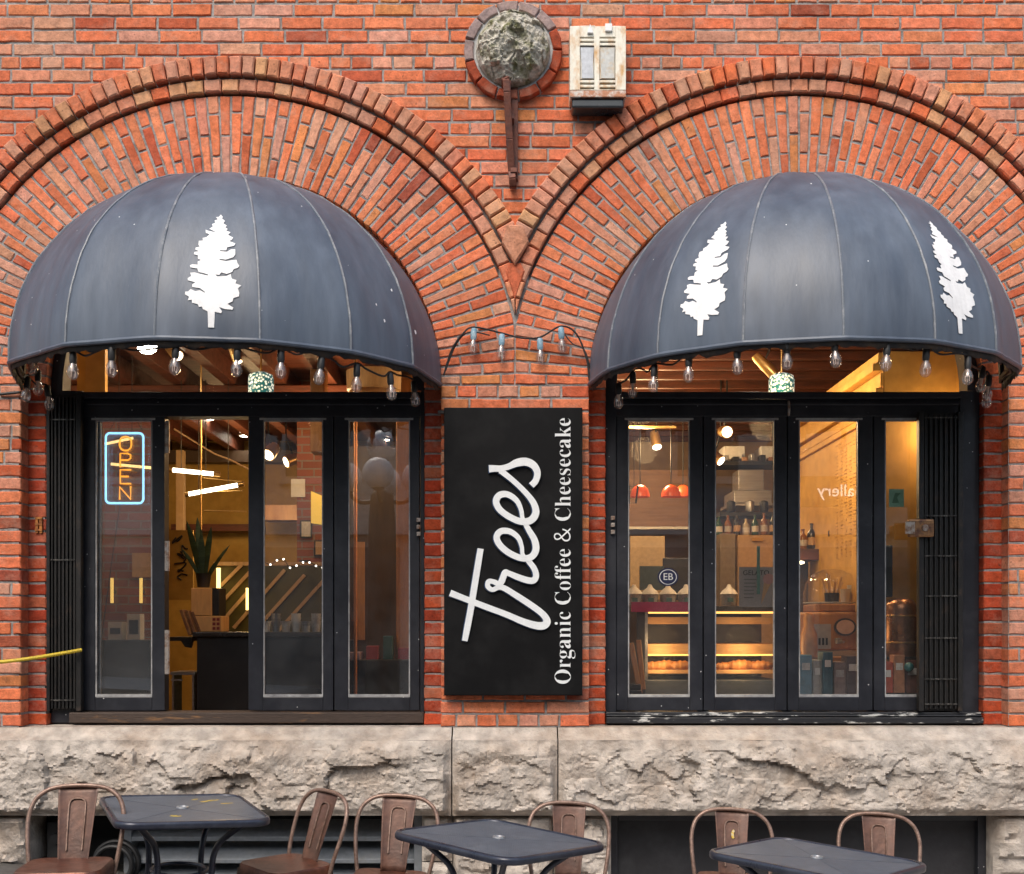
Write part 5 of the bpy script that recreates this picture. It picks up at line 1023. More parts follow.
b = MB(); b.pbox(640, 664, 566, 590, 1.9, .04); one(b, 'blue_grey_board', mat('slate_blue', (.075, .11, .14), .5), 'slate blue board behind the takeout cartons', 'board')
b = MB(); b.pbox(663, 695, 558, 600, 2.3, .03); one(b, 'dark_oven', mat('oven', (.05, .05, .06), .35), 'dark oven front behind the round window logo', 'oven', bevel=.005)
for i, (a0, a1, lab) in enumerate((((640, 694), (632, 643), 'wooden paddle leaning at the lower left of the right window, left one'), ((644, 690), (640, 640), 'wooden paddle leaning at the lower left of the right window, right one'))):
    b = MB(); b.bar((WX(a0[0], 1.0), 1.0 + i * .04, WZ(a0[1], 1.0)), (WX(a1[0], 1.0), 1.06 + i * .04, WZ(a1[1], 1.0)), .035, .014); one(b, 'wooden_paddle', WOOD, lab, 'paddle', 'paddles beside the pastry case', bevel=.005)
b = MB(); b.pbox(629, 642, 690, 740, .95, .2); b.pbox(630, 641, 684, 690, .97, .16); one(b, 'dark_bin', DARK, 'dark bin holding the two wooden paddles', 'bin', bevel=.006)
# orange dome pendants
ORG = mat('orange_enamel', (.70, .10, .025), .3, emit=(.9, .13, .02), estr=.12)
for px, lab in ((640, 'orange dome pendant at the left of the leftmost right pane'), (671, 'orange dome pendant in the middle of the leftmost right pane'), (683, 'orange dome pendant nearest the stile in the leftmost right pane')):
    y = 3.4 if px != 683 else 3.8; c = (WX(px, y), y, WZ(497, y)); root = thing('dome_pendant', lab, 'pendant lamp', c, 'orange dome pendants'); b = MB(); b.lathe([(.088, 0), (.085, .03), (.07, .07), (.04, .10), (.012, .11), (.001, .11)], c, 24); b.build('lamp_shade', ORG, root, smooth=True)
    b = MB(); b.tube([(c[0], y, c[2] + .105), (c[0], y, CZ - .08)], .005, 6); b.build('cord', IRON, root)
b = MB(); b.box(.32, WX(702, 5), 5.0, 5.1, WZ(528, 5), WZ(470, 5)); o = one(b, 'board_bulkhead', mat('brown_boards', (.24, .12, .05), .6, col2=(.18, .085, .035), scale=4, stretch=(.5, 1, 8)), 'brown boarded bulkhead across the back of the right side of the cafe', 'bulkhead')
b = MB(); b.box(.32, WX(702, 5), 4.95, 4.999, WZ(529.5, 5), WZ(527, 5)); b.build('pale_edge', WHITE, o)
b = MB(); b.pbox(630, 665, 536, 600, 4.5, .05); one(b, 'cream_cupboard', mat('cream_laminate', (.42, .30, .17), .5), 'cream cupboard behind the slate blue board', 'cupboard', bevel=.005)
wf = MB(); wf.tube([(WX(629, 2.2), 2.2, WZ(486, 2.2)), (WX(638, 2.2), 2.2, WZ(486, 2.2)), (WX(636, 2.2), 2.2, WZ(503, 2.2)), (WX(629, 2.2), 2.2, WZ(503, 2.2))], .008, 6, closed=True); o = one(wf, 'wire_frame', IRON, 'small dark hanging frame in front of the leftmost orange pendant', 'hanging frame'); q = MB(); q.tube([(WX(634, 2.2), 2.2, WZ(486, 2.2)), (WX(634, 2.2), 2.2, CZ - .08)], .003, 5); q.build('cord', IRON, o)
# logo on the pane
yG = .196
lg = thing('round_logo_sticker', 'round navy and white oval logo sticker on the leftmost pane of the right window', 'sticker', (WX(668, yG), yG, WZ(577, yG)))
def disc(r, px=668, py=577, yy=yG, sx=1.15, n=28): return [(WX(px, yy) + r * sx * cos(2 * pi * k / n), WZ(py, yy) + r * sin(2 * pi * k / n)) for k in range(n)]
NAV = mat('logo_navy', (.015, .02, .06), .4); b = MB(); b.prism(disc(.056), yG, yG + .0012); b.build('outer_ring', NAV, lg)
b = MB(); b.prism(disc(.047), yG - .0012, yG - .0002); b.build('white_ring', WHITE, lg); b = MB(); b.prism(disc(.043), yG - .0024, yG - .0014); b.build('inner_field', NAV, lg)
text_obj('monogram', 'EB', .060, WHITE, lg, (WX(668, yG), yG - .003, WZ(577, yG)), (radians(90), 0, 0), .0004)
# kitchen seen in the second right pane
y = 4.2
for i, (p0, p1, q0, q1, lab) in enumerate(((724, 745, 446, 459, 'white cabinet door at the top of the second right pane, left one'), (761, 778, 446, 461, 'white cabinet door at the top of the second right pane, right one'))):
    b = MB(); b.pbox(p0, p1, q0, q1, y, .3); o = one(b, 'wall_cabinet', WHITE, lab, 'cabinet', 'white wall cabinets at the back', bevel=.006); b = MB(); b.pbox(p1 - 3, p1 - 2, q1 - 5, q1 - 2, y - .02, .019); b.build('handle', STEEL, o)
b = MB(); b.pbox(716, 780, 461, 465, 3.9, .35); sh = one(b, 'upper_shelf', DARK, 'upper dark shelf loaded with cups in the second right pane', 'shelf')
random.seed(9)
for k in range(6):
    px = 724 + k * 9; h = random.uniform(4, 8); b = MB(); b.pbox(px, px + random.uniform(4, 7), 461 - h, 460.8, 3.95, .12); tag(b.build('storage_tin', [STEEL, DARK, WOOD][k % 3], None, bevel=.006), '%s tin from the left on the upper dark shelf' % ORD[k], 'tin', 'tins on the upper shelf')
b = MB(); b.add([], []); X0, X1 = WX(734, 3.8), WX(772, 3.8); Z0, Z1 = WZ(503, 3.8), WZ(490, 3.8); b.box(X0, X1, 3.8, 4.3, Z0, Z1); b.box(X0 - .04, X1 + .04, 3.78, 4.3, Z0 - .03, Z0 - .001); b.box(X0 + .06, X1 - .05, 3.9, 4.2, Z1 + .001, WZ(468, 3.8)); one(b, 'extractor_hood', STEEL, 'steel extractor hood in the second right pane', 'extractor hood', bevel=.006)
b = MB(); b.pbox(720, 782, 512, 516, 3.3, .3); rk = one(b, 'bracket_shelf', IRON, 'black bracketed shelf below the extractor hood', 'shelf', bevel=.003)
for px in (735, 776):
    b = MB(); yb = 3.32; b.tube([(WX(px - 8, yb), yb, WZ(515, yb)), (WX(px, yb), yb, WZ(531, yb)), (WX(px, yb), yb, WZ(515, yb))], .009, 6); b.build('bracket', IRON, rk)
for i, px in enumerate((731, 750, 764)):
    b = MB(); c = (WX(px, 3.4), 3.4, WZ(512, 3.4)); b.lathe([(.001, .001), (.035, .001), (.04, .03), (.038, .09), (.02, .10), (.001, .10)], c, 14); one(b, 'storage_jar', [DARK, STEEL, DARK][i], ['dark jar at the left of the black bracketed shelf', 'steel jar in the middle of the black bracketed shelf', 'dark jar at the right of the black bracketed shelf'][i], 'jar', 'jars on the black bracketed shelf', smooth=True, ang=40)
b = MB(); b.box(WX(738, 3), WX(784, 3), 3.0, 3.6, FLZ, WZ(535, 3)); fr = one(b, 'tan_fridge', mat('tan_enamel', (.50, .32, .18), .4), 'tall tan fridge behind the gelato poster', 'fridge', bevel=.012)
b = MB(); b.pbox(752, 763, 538, 541, 2.97, .02); b.build('handle', BRASS, fr); b = MB(); b.box(WX(721, 3), WX(737, 3), 3.05, 3.6, FLZ, WZ(533, 3)); one(b, 'grey_locker', mat('warm_grey', (.24, .19, .15), .5), 'narrow warm grey locker left of the tan fridge', 'locker', bevel=.008)
# poster
yP = .9
gp = thing('gelato_poster', 'pale grey gelato poster with a cone above the pastry case', 'poster', (WX(758, yP), yP, WZ(607, yP)))
b = MB(); b.pbox(739, 773.5, 567, 607, yP, .004); b.build('sheet', mat('poster_grey', (.40, .39, .38), .6, var=.04), gp)
text_obj('heading', 'GELATO', .047, DARK, gp, (WX(756, yP), yP - .003, WZ(573, yP)), (radians(90), 0, 0), .0005)
b = MB()
for k in range(6): b.pbox(744, 744 + random.uniform(9, 14), 579 + k * 3.6, 580 + k * 3.6, yP - .003, .002)
b.build('print_lines', mat('grey_print', (.2, .2, .2), .6), gp)
b = MB(); b.prism([(WX(761, yP), WZ(604, yP)), (WX(771, yP), WZ(583, yP)), (WX(764, yP), WZ(581, yP))], yP - .004, yP - .001); b.build('cone', PALEWOOD, gp)
b = MB(); b.prism([(WX(768.5, yP) + .038 * cos(a), WZ(579, yP) + .036 * sin(a)) for a in [2 * pi * k / 16 for k in range(16)]], yP - .005, yP - .0015); b.build('scoop', mat('pink_scoop', (.55, .32, .30), .6), gp)
b = MB(); b.pbox(757, 760, 546, 594, yP - .02, .01); one(b, 'teal_ribbon', mat('teal_ribbon', (.12, .30, .26), .6), 'narrow teal ribbon hanging over the gelato poster', 'ribbon')
# counter and machines behind the third and fourth right panes
y = 1.05
bc = thing('bar_counter', 'dark bar counter behind the third and fourth panes of the right window', 'counter', (WX(860, y), y, FLZ))
b = MB(); b.box(WX(797, y), 2.40, y + .02, y + .7, FLZ, WZ(662, y)); b.build('cabinet', DARK, bc, bevel=.004); b = MB(); b.box(WX(795, y), 2.405, y, y + .72, WZ(662, y) + .001, WZ(657, y)); b.build('worktop', WOOD, bc, bevel=.005)
em = thing('espresso_machine', 'wood sided espresso machine with a round badge on the bar counter', 'espresso machine', (WX(835, 1.2), 1.2, WZ(657, 1.2))); y = 1.2
b = MB(); b.pbox(806, 868, 612, 650, y, .4); b.build('body', WOOD, em, bevel=.02, seg=3); b = MB(); b.prism(disc(.062, 845, 627, y - .004, 1.25), y - .012, y - .001); b.build('badge_ring', IRON, em); b = MB(); b.prism(disc(.050, 845, 627, y - .004, 1.25), y - .020, y - .013); b.build('badge_face', mat('badge_pink', (.50, .36, .30), .4), em)
b = MB(); b.pbox(806, 868, 650.5, 657, y + .02, .36); b.build('foot_tray', STEEL, em); b = MB(); b.pbox(815, 866, 604, 611.5, y + .03, .34); b.build('cup_rail', WOOD, em, bevel=.008)
for px in (822, 838):
    b = MB(); c = (WX(px, y), y - .01, WZ(641, y)); b.lathe([(.001, -.02), (.022, -.018), (.026, .02), (.001, .022)], c, 14); b.tube([(c[0], c[1], c[2]), (c[0] + .01, c[1] - .09, c[2] - .005)], .010, 8); b.build('portafilter', STEEL, em, smooth=True)
cd = thing('cake_dome', 'clear glass dome with wooden stirrers inside, on top of the espresso machine', 'glass dome', (WX(832, 1.38), 1.38, WZ(604, 1.38))); c = (WX(832, 1.38), 1.38, WZ(604, 1.38))
b = MB(); b.lathe([(.20, .002), (.20, .08), (.185, .15), (.14, .21), (.07, .243), (.02, .25), (.001, .25)], c, 36); b.build('glass_bell', CLEARGLASS, cd, smooth=True); b = MB(); b.tube([(c[0] + .2 * cos(2 * pi * k / 40), c[1] + .2 * sin(2 * pi * k / 40), c[2] + .006) for k in range(40)], .006, 6, closed=True); b.build('rim', STEEL, cd, smooth=True)
jc = thing('stirrer_jar', 'jar of wooden stirrers standing under the glass dome', 'jar', c); b = MB(); b.lathe([(.001, .004), (.05, .004), (.055, .08), (.05, .08), (.046, .012), (.001, .012)], c, 18); b.build('jar', DARK, jc, smooth=True, ang=50)
for k in range(8):
    b = MB(); a = k * .8; b.bar((c[0] + .02 * cos(a), c[1] + .02 * sin(a), c[2] + .02), (c[0] + .075 * cos(a), c[1] + .06 * sin(a), c[2] + .16 + .03 * (k % 3)), .012, .004); b.build('stirrer', PALEWOOD, jc)
b = MB(); b.pbox(812, 831, 624, 649, 1.0, .03); cr = one(b, 'price_card', mat('cream_paper', (.52, .47, .40), .7), 'cream card propped against the espresso machine', 'card')
b = MB()
for k in range(4): b.pbox(815 + k * 3.6, 817 + k * 3.6, 638, 645, .996, .003)
b.build('print_marks', DARK, cr)
b = MB(); c = (WX(809, 1.02), 1.02, WZ(657, 1.02)); b.lathe([(.001, .001), (.05, .001), (.06, .06), (.055, .16), (.035, .21), (.04, .27), (.028, .30), (.001, .31)], c, 18); one(b, 'grinder_hopper', mat('amber_plastic', (.50, .22, .04), .3), 'amber bean hopper left of the espresso machine', 'bean hopper', smooth=True)
b = MB(); b.pbox(836, 860, 516, 548, 1.8, .06); mo_ = one(b, 'dark_monitor', DARK, 'dark monitor mounted on the amber partition above the glass dome', 'monitor', bevel=.006); b = MB(); b.box(WX(847, 1.86), WX(850, 1.86), 1.861, 1.9, WZ(536, 1.86), WZ(530, 1.86)); b.box(WX(847, 1.86), 2.418, 1.9, 1.93, WZ(536, 1.86), WZ(530, 1.86)); b.build('wall_arm', IRON, mo_)
b = MB(); b.pbox(800, 842, 549, 560, 2.2, .3); gs = one(b, 'goods_shelf', DARKWOOD, 'dark shelf with small lamps across the third right pane', 'shelf', bevel=.006)
for px in (801, 825, 843):
    b = MB(); b.sphere((WX(px, 2.15), 2.15, WZ(562.5, 2.15)), .018, 10, 6, (1.5, 1, .7)); b.build('puck_light', emit_mat('puck', (1, .8, .5), 8), gs, smooth=True)
b = MB(); b.box(WX(800, 2.45), 2.40, 2.45, 2.5, FLZ, WZ(562, 2.45)); one(b, 'dark_back_panel', mat('umber', (.06, .035, .02), .6), 'dark umber panel under the goods shelf', 'panel')
random.seed(12)
for i, (p0, p1, q0, q1, colr, lab) in enumerate(((800, 812, 655, 692, (.05, .16, .24), 'blue carton at the lower left of the third right pane'), (813, 822, 660, 694, (.35, .33, .30), 'pale carton second from the left in the third right pane'), (823, 833, 652, 694, (.03, .10, .14), 'dark teal carton in the middle of the third right pane'), (834, 846, 662, 694, (.30, .22, .20), 'brownish carton with a white flash in the third right pane'), (847, 860, 656, 694, (.08, .05, .05), 'dark carton at the right of the third right pane'), (884, 893, 662, 694, (.42, .07, .03), 'red carton at the left of the end pane'), (894, 905, 655, 694, (.36, .16, .08), 'orange brown carton in the middle of the end pane'), (906, 919, 660, 694, (.12, .05, .04), 'maroon carton at the right of the end pane'))):
    yc = .75 + .03 * (i % 2) if p0 < 880 else .335 + .015 * (i % 2)
    b = MB(); b.pbox(p0, p1, q0, 730 if p0 < 880 else 693, yc, .14 if p0 < 880 else .09); o = one(b, 'goods_carton', mat('carton_%d' % i, colr, .5, var=.2), lab, 'carton', 'cartons ranged along the window ledge', bevel=.004); b = MB(); b.pbox(p0 + 2, p1 - 2, q0 + 8, q0 + 15, yc - .003, .002); b.build('carton_label', WHITE if i % 3 else CUPM, o)
b = MB(); b.box(2.44, 3.1, .36, .598, WZ(660, .47), WZ(656.6, .47)); one(b, 'end_shelf', DARK, 'dark shelf carrying the copper urn behind the end pane', 'shelf')
b = MB(); b.box(2.44, 3.1, .32, .598, FLZ, WZ(693.3, .335)); one(b, 'end_ledge', DARK, 'dark ledge under the red cartons in the end pane', 'ledge')
b = MB(); b.box(WX(795, .7), 2.40, .70, .95, FLZ, WZ(731, .7)); one(b, 'window_ledge', DARK, 'dark ledge carrying the row of cartons', 'ledge')
b = MB(); c = (WX(901, .47), .47, WZ(656.5, .47)); b.lathe([(.001, .001), (.09, .001), (.098, .02), (.098, .30), (.094, .33), (.075, .36), (.03, .375), (.001, .375)], c, 28)
ur = one(b, 'copper_urn', mat('dull_copper', (.34, .17, .085), .3, metal=.75, col2=(.22, .10, .05), scale=8), 'dull copper urn behind the end pane of the right window', 'urn', smooth=True, ang=45); q = MB()
for h in (.09, .26): q.tube([(c[0] + .1 * cos(2 * pi * k / 36), c[1] + .1 * sin(2 * pi * k / 36), c[2] + h) for k in range(36)], .006, 6, closed=True)
q.build('hoop', BRASS, ur, smooth=True)
b = MB(); b.sphere((WX(909, .30), .30, WZ(667, .30)), .03); one(b, 'teal_ball', mat('teal_ball', (.02, .12, .13), .3), 'small teal ball in front of the cartons in the end pane', 'ball', smooth=True)
b = MB(); b.pbox(883, 893, 545, 597, .47, .1); one(b, 'tall_speaker', DARK, 'tall dark loudspeaker at the left of the end pane', 'loudspeaker', bevel=.008)
b = MB(); b.pbox(889, 904, 489, 507, .217, .0015); o = one(b, 'green_note', mat('green_note', (.22, .44, .28), .6), 'small green note stuck inside the end pane of the right window', 'note'); b = MB(); b.prism([(WX(892, .216), WZ(503, .216)), (WX(899, .216), WZ(503, .216)), (WX(897, .216), WZ(497, .216)), (WX(901, .216), WZ(493, .216)), (WX(895, .216), WZ(493, .216))], .2150, .2160); b.build('note_mark', mat('note_dark', (.08, .2, .1), .6), o)
# ---- small goods and clutter
random.seed(33)
BOTM = [mat('bottle_green', (.02, .07, .03), .15), mat('bottle_amber', (.22, .08, .015), .15), mat('bottle_dark', (.02, .015, .015), .2), mat('bottle_cream', (.5, .42, .3), .4)]
def bottle(px, pz, y, h, r, k, label, group):
    c = (WX(px, y), y, WZ(pz, y)); b = MB(); b.lathe([(.001, .001), (r, .001), (r, h * .55), (r * .85, h * .65), (r * .35, h * .78), (r * .33, h * .95), (r * .42, h * .955), (r * .42, h), (.001, h)], c, 14)
    o = tag(b.build('bottle', BOTM[k], None, smooth=True, ang=50), label, 'bottle', group); q = MB(); q.lathe([(r * 1.03, h * .15), (r * 1.03, h * .45)], c, 14); q.build('bottle_label', [WHITE, CUPM, PALEWOOD][k % 3], o, smooth=True)
for i in range(7): bottle(719 + i * 9, 535, 3.2, random.uniform(.12, .2), .03, i % 4, '%s bottle from the left on top of the tan fridge' % ORD[i], 'bottles on the tan fridge')
for i in range(5): bottle(803 + i * 8.5, 549, 2.35, random.uniform(.14, .24), .035, (i + 1) % 4, '%s bottle from the left on the dark goods shelf' % ORD[i], 'bottles on the goods shelf')
def cup(px, pz, y, n, label, group, m=WHITE):
    c = (WX(px, y), y, WZ(pz, y)); b = MB()
    for k in range(n): z = .028 * k; b.lathe([(.001, z + .001), (.026, z + .001), (.036, z + .075), (.038, z + .078), (.034, z + .075), (.025, z + .006)], c, 16)
    return tag(b.build('cup_stack', m, None, smooth=True, ang=50), label, 'cups', group)
for i in range(4): cup(845 + i * 7, 604, 1.3 + .05 * (i % 2), 2 + i % 3, '%s stack of white cups from the left on the espresso machine' % ORD[i], 'cup stacks on the espresso machine')
for i in range(6): cup(266 + i * 10, 632, 1.35 + .06 * (i % 2), 1 + (i * 2) % 4, '%s stack of cups from the left along the black service counter' % ORD[i], 'cup stacks on the service counter', [WHITE, STEEL, CUPM][i % 3])
y = 3.18
for i, (p0, p1, q0, q1) in enumerate(((300, 312, 520, 538), (314, 325, 540, 556), (299, 310, 560, 580))):
    b = MB(); b.pbox(p0, p1, q0, q1, y - .02, .019); o = tag(b.build('picture_frame', DARK, None, bevel=.003), ['upper small framed print on the inside brick column', 'middle small framed print on the inside brick column', 'lower small framed print on the inside brick column'][i], 'picture', 'framed prints on the brick column'); q = MB(); q.pbox(p0 + 1.5, p1 - 1.5, q0 + 1.5, q1 - 1.5, y - .023, .002); q.build('print', [CUPM, TANWALL, STEEL][i], o)
b = MB(); fairy = [(WX(264 + k * 6.5, 2.3), 2.3, WZ(562 + 6 * sin(k * 2.4 + k * k * .3), 2.3)) for k in range(10)]; b.tube(catmull(fairy, 4), .003, 5); fo = one(b, 'fairy_light_string', IRON, 'string of tiny white lights across the third pane of the left window', 'fairy lights')
for p in fairy: q = MB(); q.sphere(p, .0075, 8, 6); q.build('tiny_lamp', emit_mat('fairy_glow', (1, .9, .75), 5), fo, smooth=True)
for i, (p0, q0, w_) in enumerate(((344, 640, 10), (366, 646, 12), (383, 636, 9), (398, 648, 14))):
    b = MB(); b.pbox(p0, p0 + w_, q0, 659.6, 2.0 + .05 * i, .14); tag(b.build('storage_box', [DARK, mat('box_red', (.30, .03, .035), .5), mat('box_teal', (.03, .10, .11), .5), mat('box_red', (.30, .03, .035), .5)][i], None, bevel=.004), ['black', 'red', 'narrow teal', 'broad red'][i] + ' storage box on the low dark cabinet in the left window', 'box')
# ================================================================== PAVEMENT FURNITURE
def gz(x): return -.02 - .05 * max(-30, min(30, x)) + .09 * max(0, min(3, -1.15 - x))
CHM = mat('rusty_chair_steel', (.095, .055, .044), .45, metal=.3, col2=(.15, .075, .052), scale=7, lo=.42, hi=.7, bump=.12, bscale=90, var=.25)
CHS = mat('rubbed_chair_seat', (.17, .065, .04), .35, metal=.5, col2=(.09, .04, .03), scale=8, lo=.4, hi=.7, bump=.1, var=.25)
CHT = mat('worn_chair_tube', (.25, .165, .13), .42, metal=.4, col2=(.13, .075, .055), scale=14, lo=.42, hi=.66, var=.25)
def rrect(w, d, r, k=5): return [((sx * (w / 2 - r)) + r * cos(radians(a0 + 90 * i / k)), (sy * (d / 2 - r)) + r * sin(radians(a0 + 90 * i / k))) for sx, sy, a0 in ((1, 1, 0), (-1, 1, 90), (-1, -1, 180), (1, -1, 270)) for i in range(k + 1)]
def plate(mb, outline, zs):
    """stack of scaled outlines: zs = [(scale or inset, z)], closed top and bottom"""
    n = len(outline); vs = []
    for ins, z in zs:
        for x, y in outline:
            l = sqrt(x * x + y * y); vs.append((x * (1 - ins / l), y * (1 - ins / l), z))
    m = len(zs); fs = [tuple(range(n - 1, -1, -1)), tuple(range((m - 1) * n, m * n))]
    fs += [(i * n + k, i * n + (k + 1) % n, (i + 1) * n + (k + 1) % n, (i + 1) * n + k) for i in range(m - 1) for k in range(n)]
    return mb.add(vs, fs)
def back_y(z): return .135 + .12 * max(0, (z - .45) / .373) ** 1.1
def make_chair():
    t = thing('metal_chair', '', 'chair', (0, 0, 0), 'rusty metal chairs along the wall')
    b = MB(); plate(b, rrect(.37, .36, .07), [(.012, .395), (.0, .40), (0, .448), (.008, .458), (.03, .456), (.07, .450)]); b.build('seat', CHS, t, smooth=True, ang=50)
    hp = [(-.178, .42), (-.196, .52), (-.208, .62), (-.208, .70), (-.185, .765), (-.135, .805), (-.07, .820), (0, .823)]; hp = hp + [(-x, z) for x, z in hp[-2::-1]]
    b = MB(); b.tube(catmull([(x, back_y(z), z) for x, z in hp], 5), .0105, 10); b.build('back_hoop', CHT, t, smooth=True)
    b = MB(); n = 12; vs = []
    for i in range(n + 1):
        u = i / n; z = .452 + (.820 - .452) * u; w_ = .062 + .026 * u; y = back_y(z)
        for x, dy in ((-w_, -.004), (-w_ * .9, .004), (-w_ * .45, .009), (0, .011), (w_ * .45, .009), (w_ * .9, .004), (w_, -.004)): vs.append((x, y + dy, z))
    b.add(vs, [(i * 7 + k, i * 7 + k + 1, i * 7 + k + 8, i * 7 + k + 7) for i in range(n) for k in range(6)]); b.open = True; sp = b.build('back_splat', CHM, t, smooth=True, solid=.003)
    b = MB(); b.tube(catmull([(x, back_y(z) + .004, z) for x, z in ((-.034, .54), (-.036, .64), (-.037, .72), (-.033, .752), (-.018, .764), (0, .766), (.018, .764), (.033, .752), (.037, .72), (.036, .64), (.034, .54))], 3), .0045, 6); b.build('pressed_rib', CHT, sp, smooth=True)
    for sx in (-1, 1):
        for sy in (-1, 1):
            b = MB(); b.add([(sx * x, sy * y, z) for x, y, z in ((.125, .165, .44), (.175, .165, .44), (.175, .115, .44), (.145, .14, .44), (.195, .215, 0), (.222, .215, 0), (.222, .188, 0), (.205, .203, 0))],
                             [(0, 1, 5, 4), (1, 2, 6, 5), (2, 3, 7, 6), (3, 0, 4, 7), (0, 3, 2, 1), (4, 5, 6, 7)]); b.build('leg', CHM, t)
    b = MB()
    for sx in (-1, 1): b.bar((sx * .17, -.165, .25), (sx * .17, .165, .25), .006, .02)
    b.bar((-.17, 0, .25), (.17, 0, .25), .006, .02); b.build('stretcher', CHM, t); return t
ch0 = make_chair(); first = [True]
def chair(px, d, yaw, label):
    o = ch0 if first[0] else copy_tree(ch0); first[0] = False
    x, y = (px - 512) * d / F, d - D; a = radians(yaw); r = .22            # px, d are those of the back hoop
    x -= -r * sin(a); y -= r * cos(a)
    o.location = (x, y, gz(x)); o.rotation_euler = (0, math.atan(.05) * cos(a), a); o['label'] = label; return o
c1 = chair(77, 5.35, 7, 'rusty metal chair at the far left with its whole seat showing')
c2 = chair(320, 6.0, -46, 'rusty metal chair turned sideways beside the leftmost table')
chair(391, 6.0, -3, 'rusty metal chair just left of the middle table')
chair(562, 6.05, 3, 'rusty metal chair behind the right end of the middle table')
for ch in c2.children:
    if ch.name.startswith('seat'): ch.location.z += .03
    if ch.name.startswith('leg'): ch.scale.z = 1.04
for ch in c1.children:                                # its seat pan sits higher, on raised legs
    if ch.name.startswith('seat'): ch.location.z += .05
    if ch.name.startswith('leg'): ch.scale.z = 1.06
c1.rotation_euler[1] = 0
c5 = chair(725, 6.1, -2, 'rusty metal chair with a yellow sticker on its back')
chair(872, 6.2, -6, 'rusty metal chair at the right end of the row')
b = MB(); zs = .70; b.add([], [])
pts = [(.012 * cos(a) - .004, .024 * sin(a)) for a in [pi / 2 + pi * k / 10 for k in range(11)]] + [(.004 * cos(a) + .002, .016 * sin(a)) for a in [-pi / 2 - pi * k / 8 for k in range(9)]]
b.prism([(x + .012, zs + z) for x, z in pts][::-1], back_y(zs) - .002, back_y(zs) + .0); st = b.build('crescent_sticker', mat('yellow_sticker', (.75, .50, .04), .5, col2=(.7, .7, .7), scale=60), c5)
st['_o'] = (0, 0, 0)

def perf_mat():
    m = mat('black_table_mesh', (.066, .082, .108), .5, metal=.0, col2=(.095, .11, .135), scale=4, var=.12); nt = m.node_tree; L = nt.links.new; b = nt.nodes['Principled BSDF']
    tc = nn(nt, 'ShaderNodeTexCoord'); mp = nn(nt, 'ShaderNodeMapping'); mp.inputs['Rotation'].default_value = (0, 0, .785); L(tc.outputs['Object'], mp.inputs['Vector'])
    vo = nn(nt, 'ShaderNodeTexVoronoi'); vo.inputs['Scale'].default_value = 120; vo.inputs['Randomness'].default_value = 0; L(mp.outputs['Vector'], vo.inputs['Vector'])
    bp = nn(nt, 'ShaderNodeBump'); bp.inputs['Strength'].default_value = .6; bp.inputs['Distance'].default_value = .004; L(vo.outputs['Distance'], bp.inputs['Height']); L(bp.outputs['Normal'], b.inputs['Normal']); return m
TAB = perf_mat(); TRIM = mat('black_table_steel', (.024, .028, .045), .3, metal=.25, col2=(.042, .047, .066), scale=9)
def make_table():
    t = thing('bistro_table', '', 'table', (0, 0, 0), 'black metal tables on the pavement')
    o = rrect(.70, .80, .10, 6)
    b = MB(); plate(b, [(x * .94, y * .947) for x, y in o], [(0, .722), (0, .7345)]); b.build('table_top', TAB, t)
    b = MB(); n = len(o); prof = [(.026, .7375), (.018, .742), (.006, .739), (0, .730), (.0, .712), (.006, .706), (.028, .712)]; vs = []
    for ins, z in prof:
        for x, y in o: l = sqrt(x * x + y * y); vs.append((x * (1 - ins / l), y * (1 - ins / l), z))
    m = len(prof); b.add(vs, [(i * n + k, i * n + (k + 1) % n, ((i + 1) % m) * n + (k + 1) % n, ((i + 1) % m) * n + k) for i in range(m) for k in range(n)]); b.build('rolled_rim', TRIM, t, smooth=True, ang=60)
    b = MB(); b.bar((-.30, -.345, .7342), (.30, .345, .7342), .002, .010); b.bar((-.30, .345, .7343), (.30, -.345, .7343), .002, .010); b.build('pressed_cross', TAB, t)
    b = MB(); b.lathe([(.030, .736), (.028, .743), (.020, .744), (.017, .737)], (0, 0, 0), 20); b.build('parasol_ring', mat('grey_ring', (.30, .31, .33), .4, metal=.5), t, smooth=True)
    for sx in (-1, 1):
        for sy in (-1, 1):
            b = MB(); b.tube(catmull([(sx * .25, sy * .29, .712), (sx * .20, sy * .23, .66), (sx * .145, sy * .165, .585), (sx * .125, sy * .14, .48), (sx * .14, sy * .16, .30), (sx * .23, sy * .265, .0)], 6), .0145, 10); b.build('leg', TRIM, t, smooth=True)
    b = MB(); b.tube([(.13 * cos(2 * pi * k / 24), .145 * sin(2 * pi * k / 24), .44) for k in range(24)], .009, 8, closed=True); b.build('leg_ring', TRIM, t, smooth=True); return t
tb0 = make_table(); ft = [True]
def table(px, d, yaw, label):
    o = tb0 if ft[0] else copy_tree(tb0); ft[0] = False; x = (px - 512) * d / F; o.location = (x, d - D, gz(x)); o.rotation_euler = (0, math.atan(.05), 0)
    o.rotation_euler = (Matrix.Rotation(math.atan(.05), 3, 'Y') @ Matrix.Rotation(radians(yaw), 3, 'Z')).to_euler(); o['label'] = label; return o
t1 = table(175, 5.60, 25, 'black metal table with yellow paint scuffs at the left')
table(491, 5.46, 46, 'black metal table in the middle, below the sign')
table(809, 5.36, 47, 'black metal table with a pressed cross at the right')
b = MB(); random.seed(4)
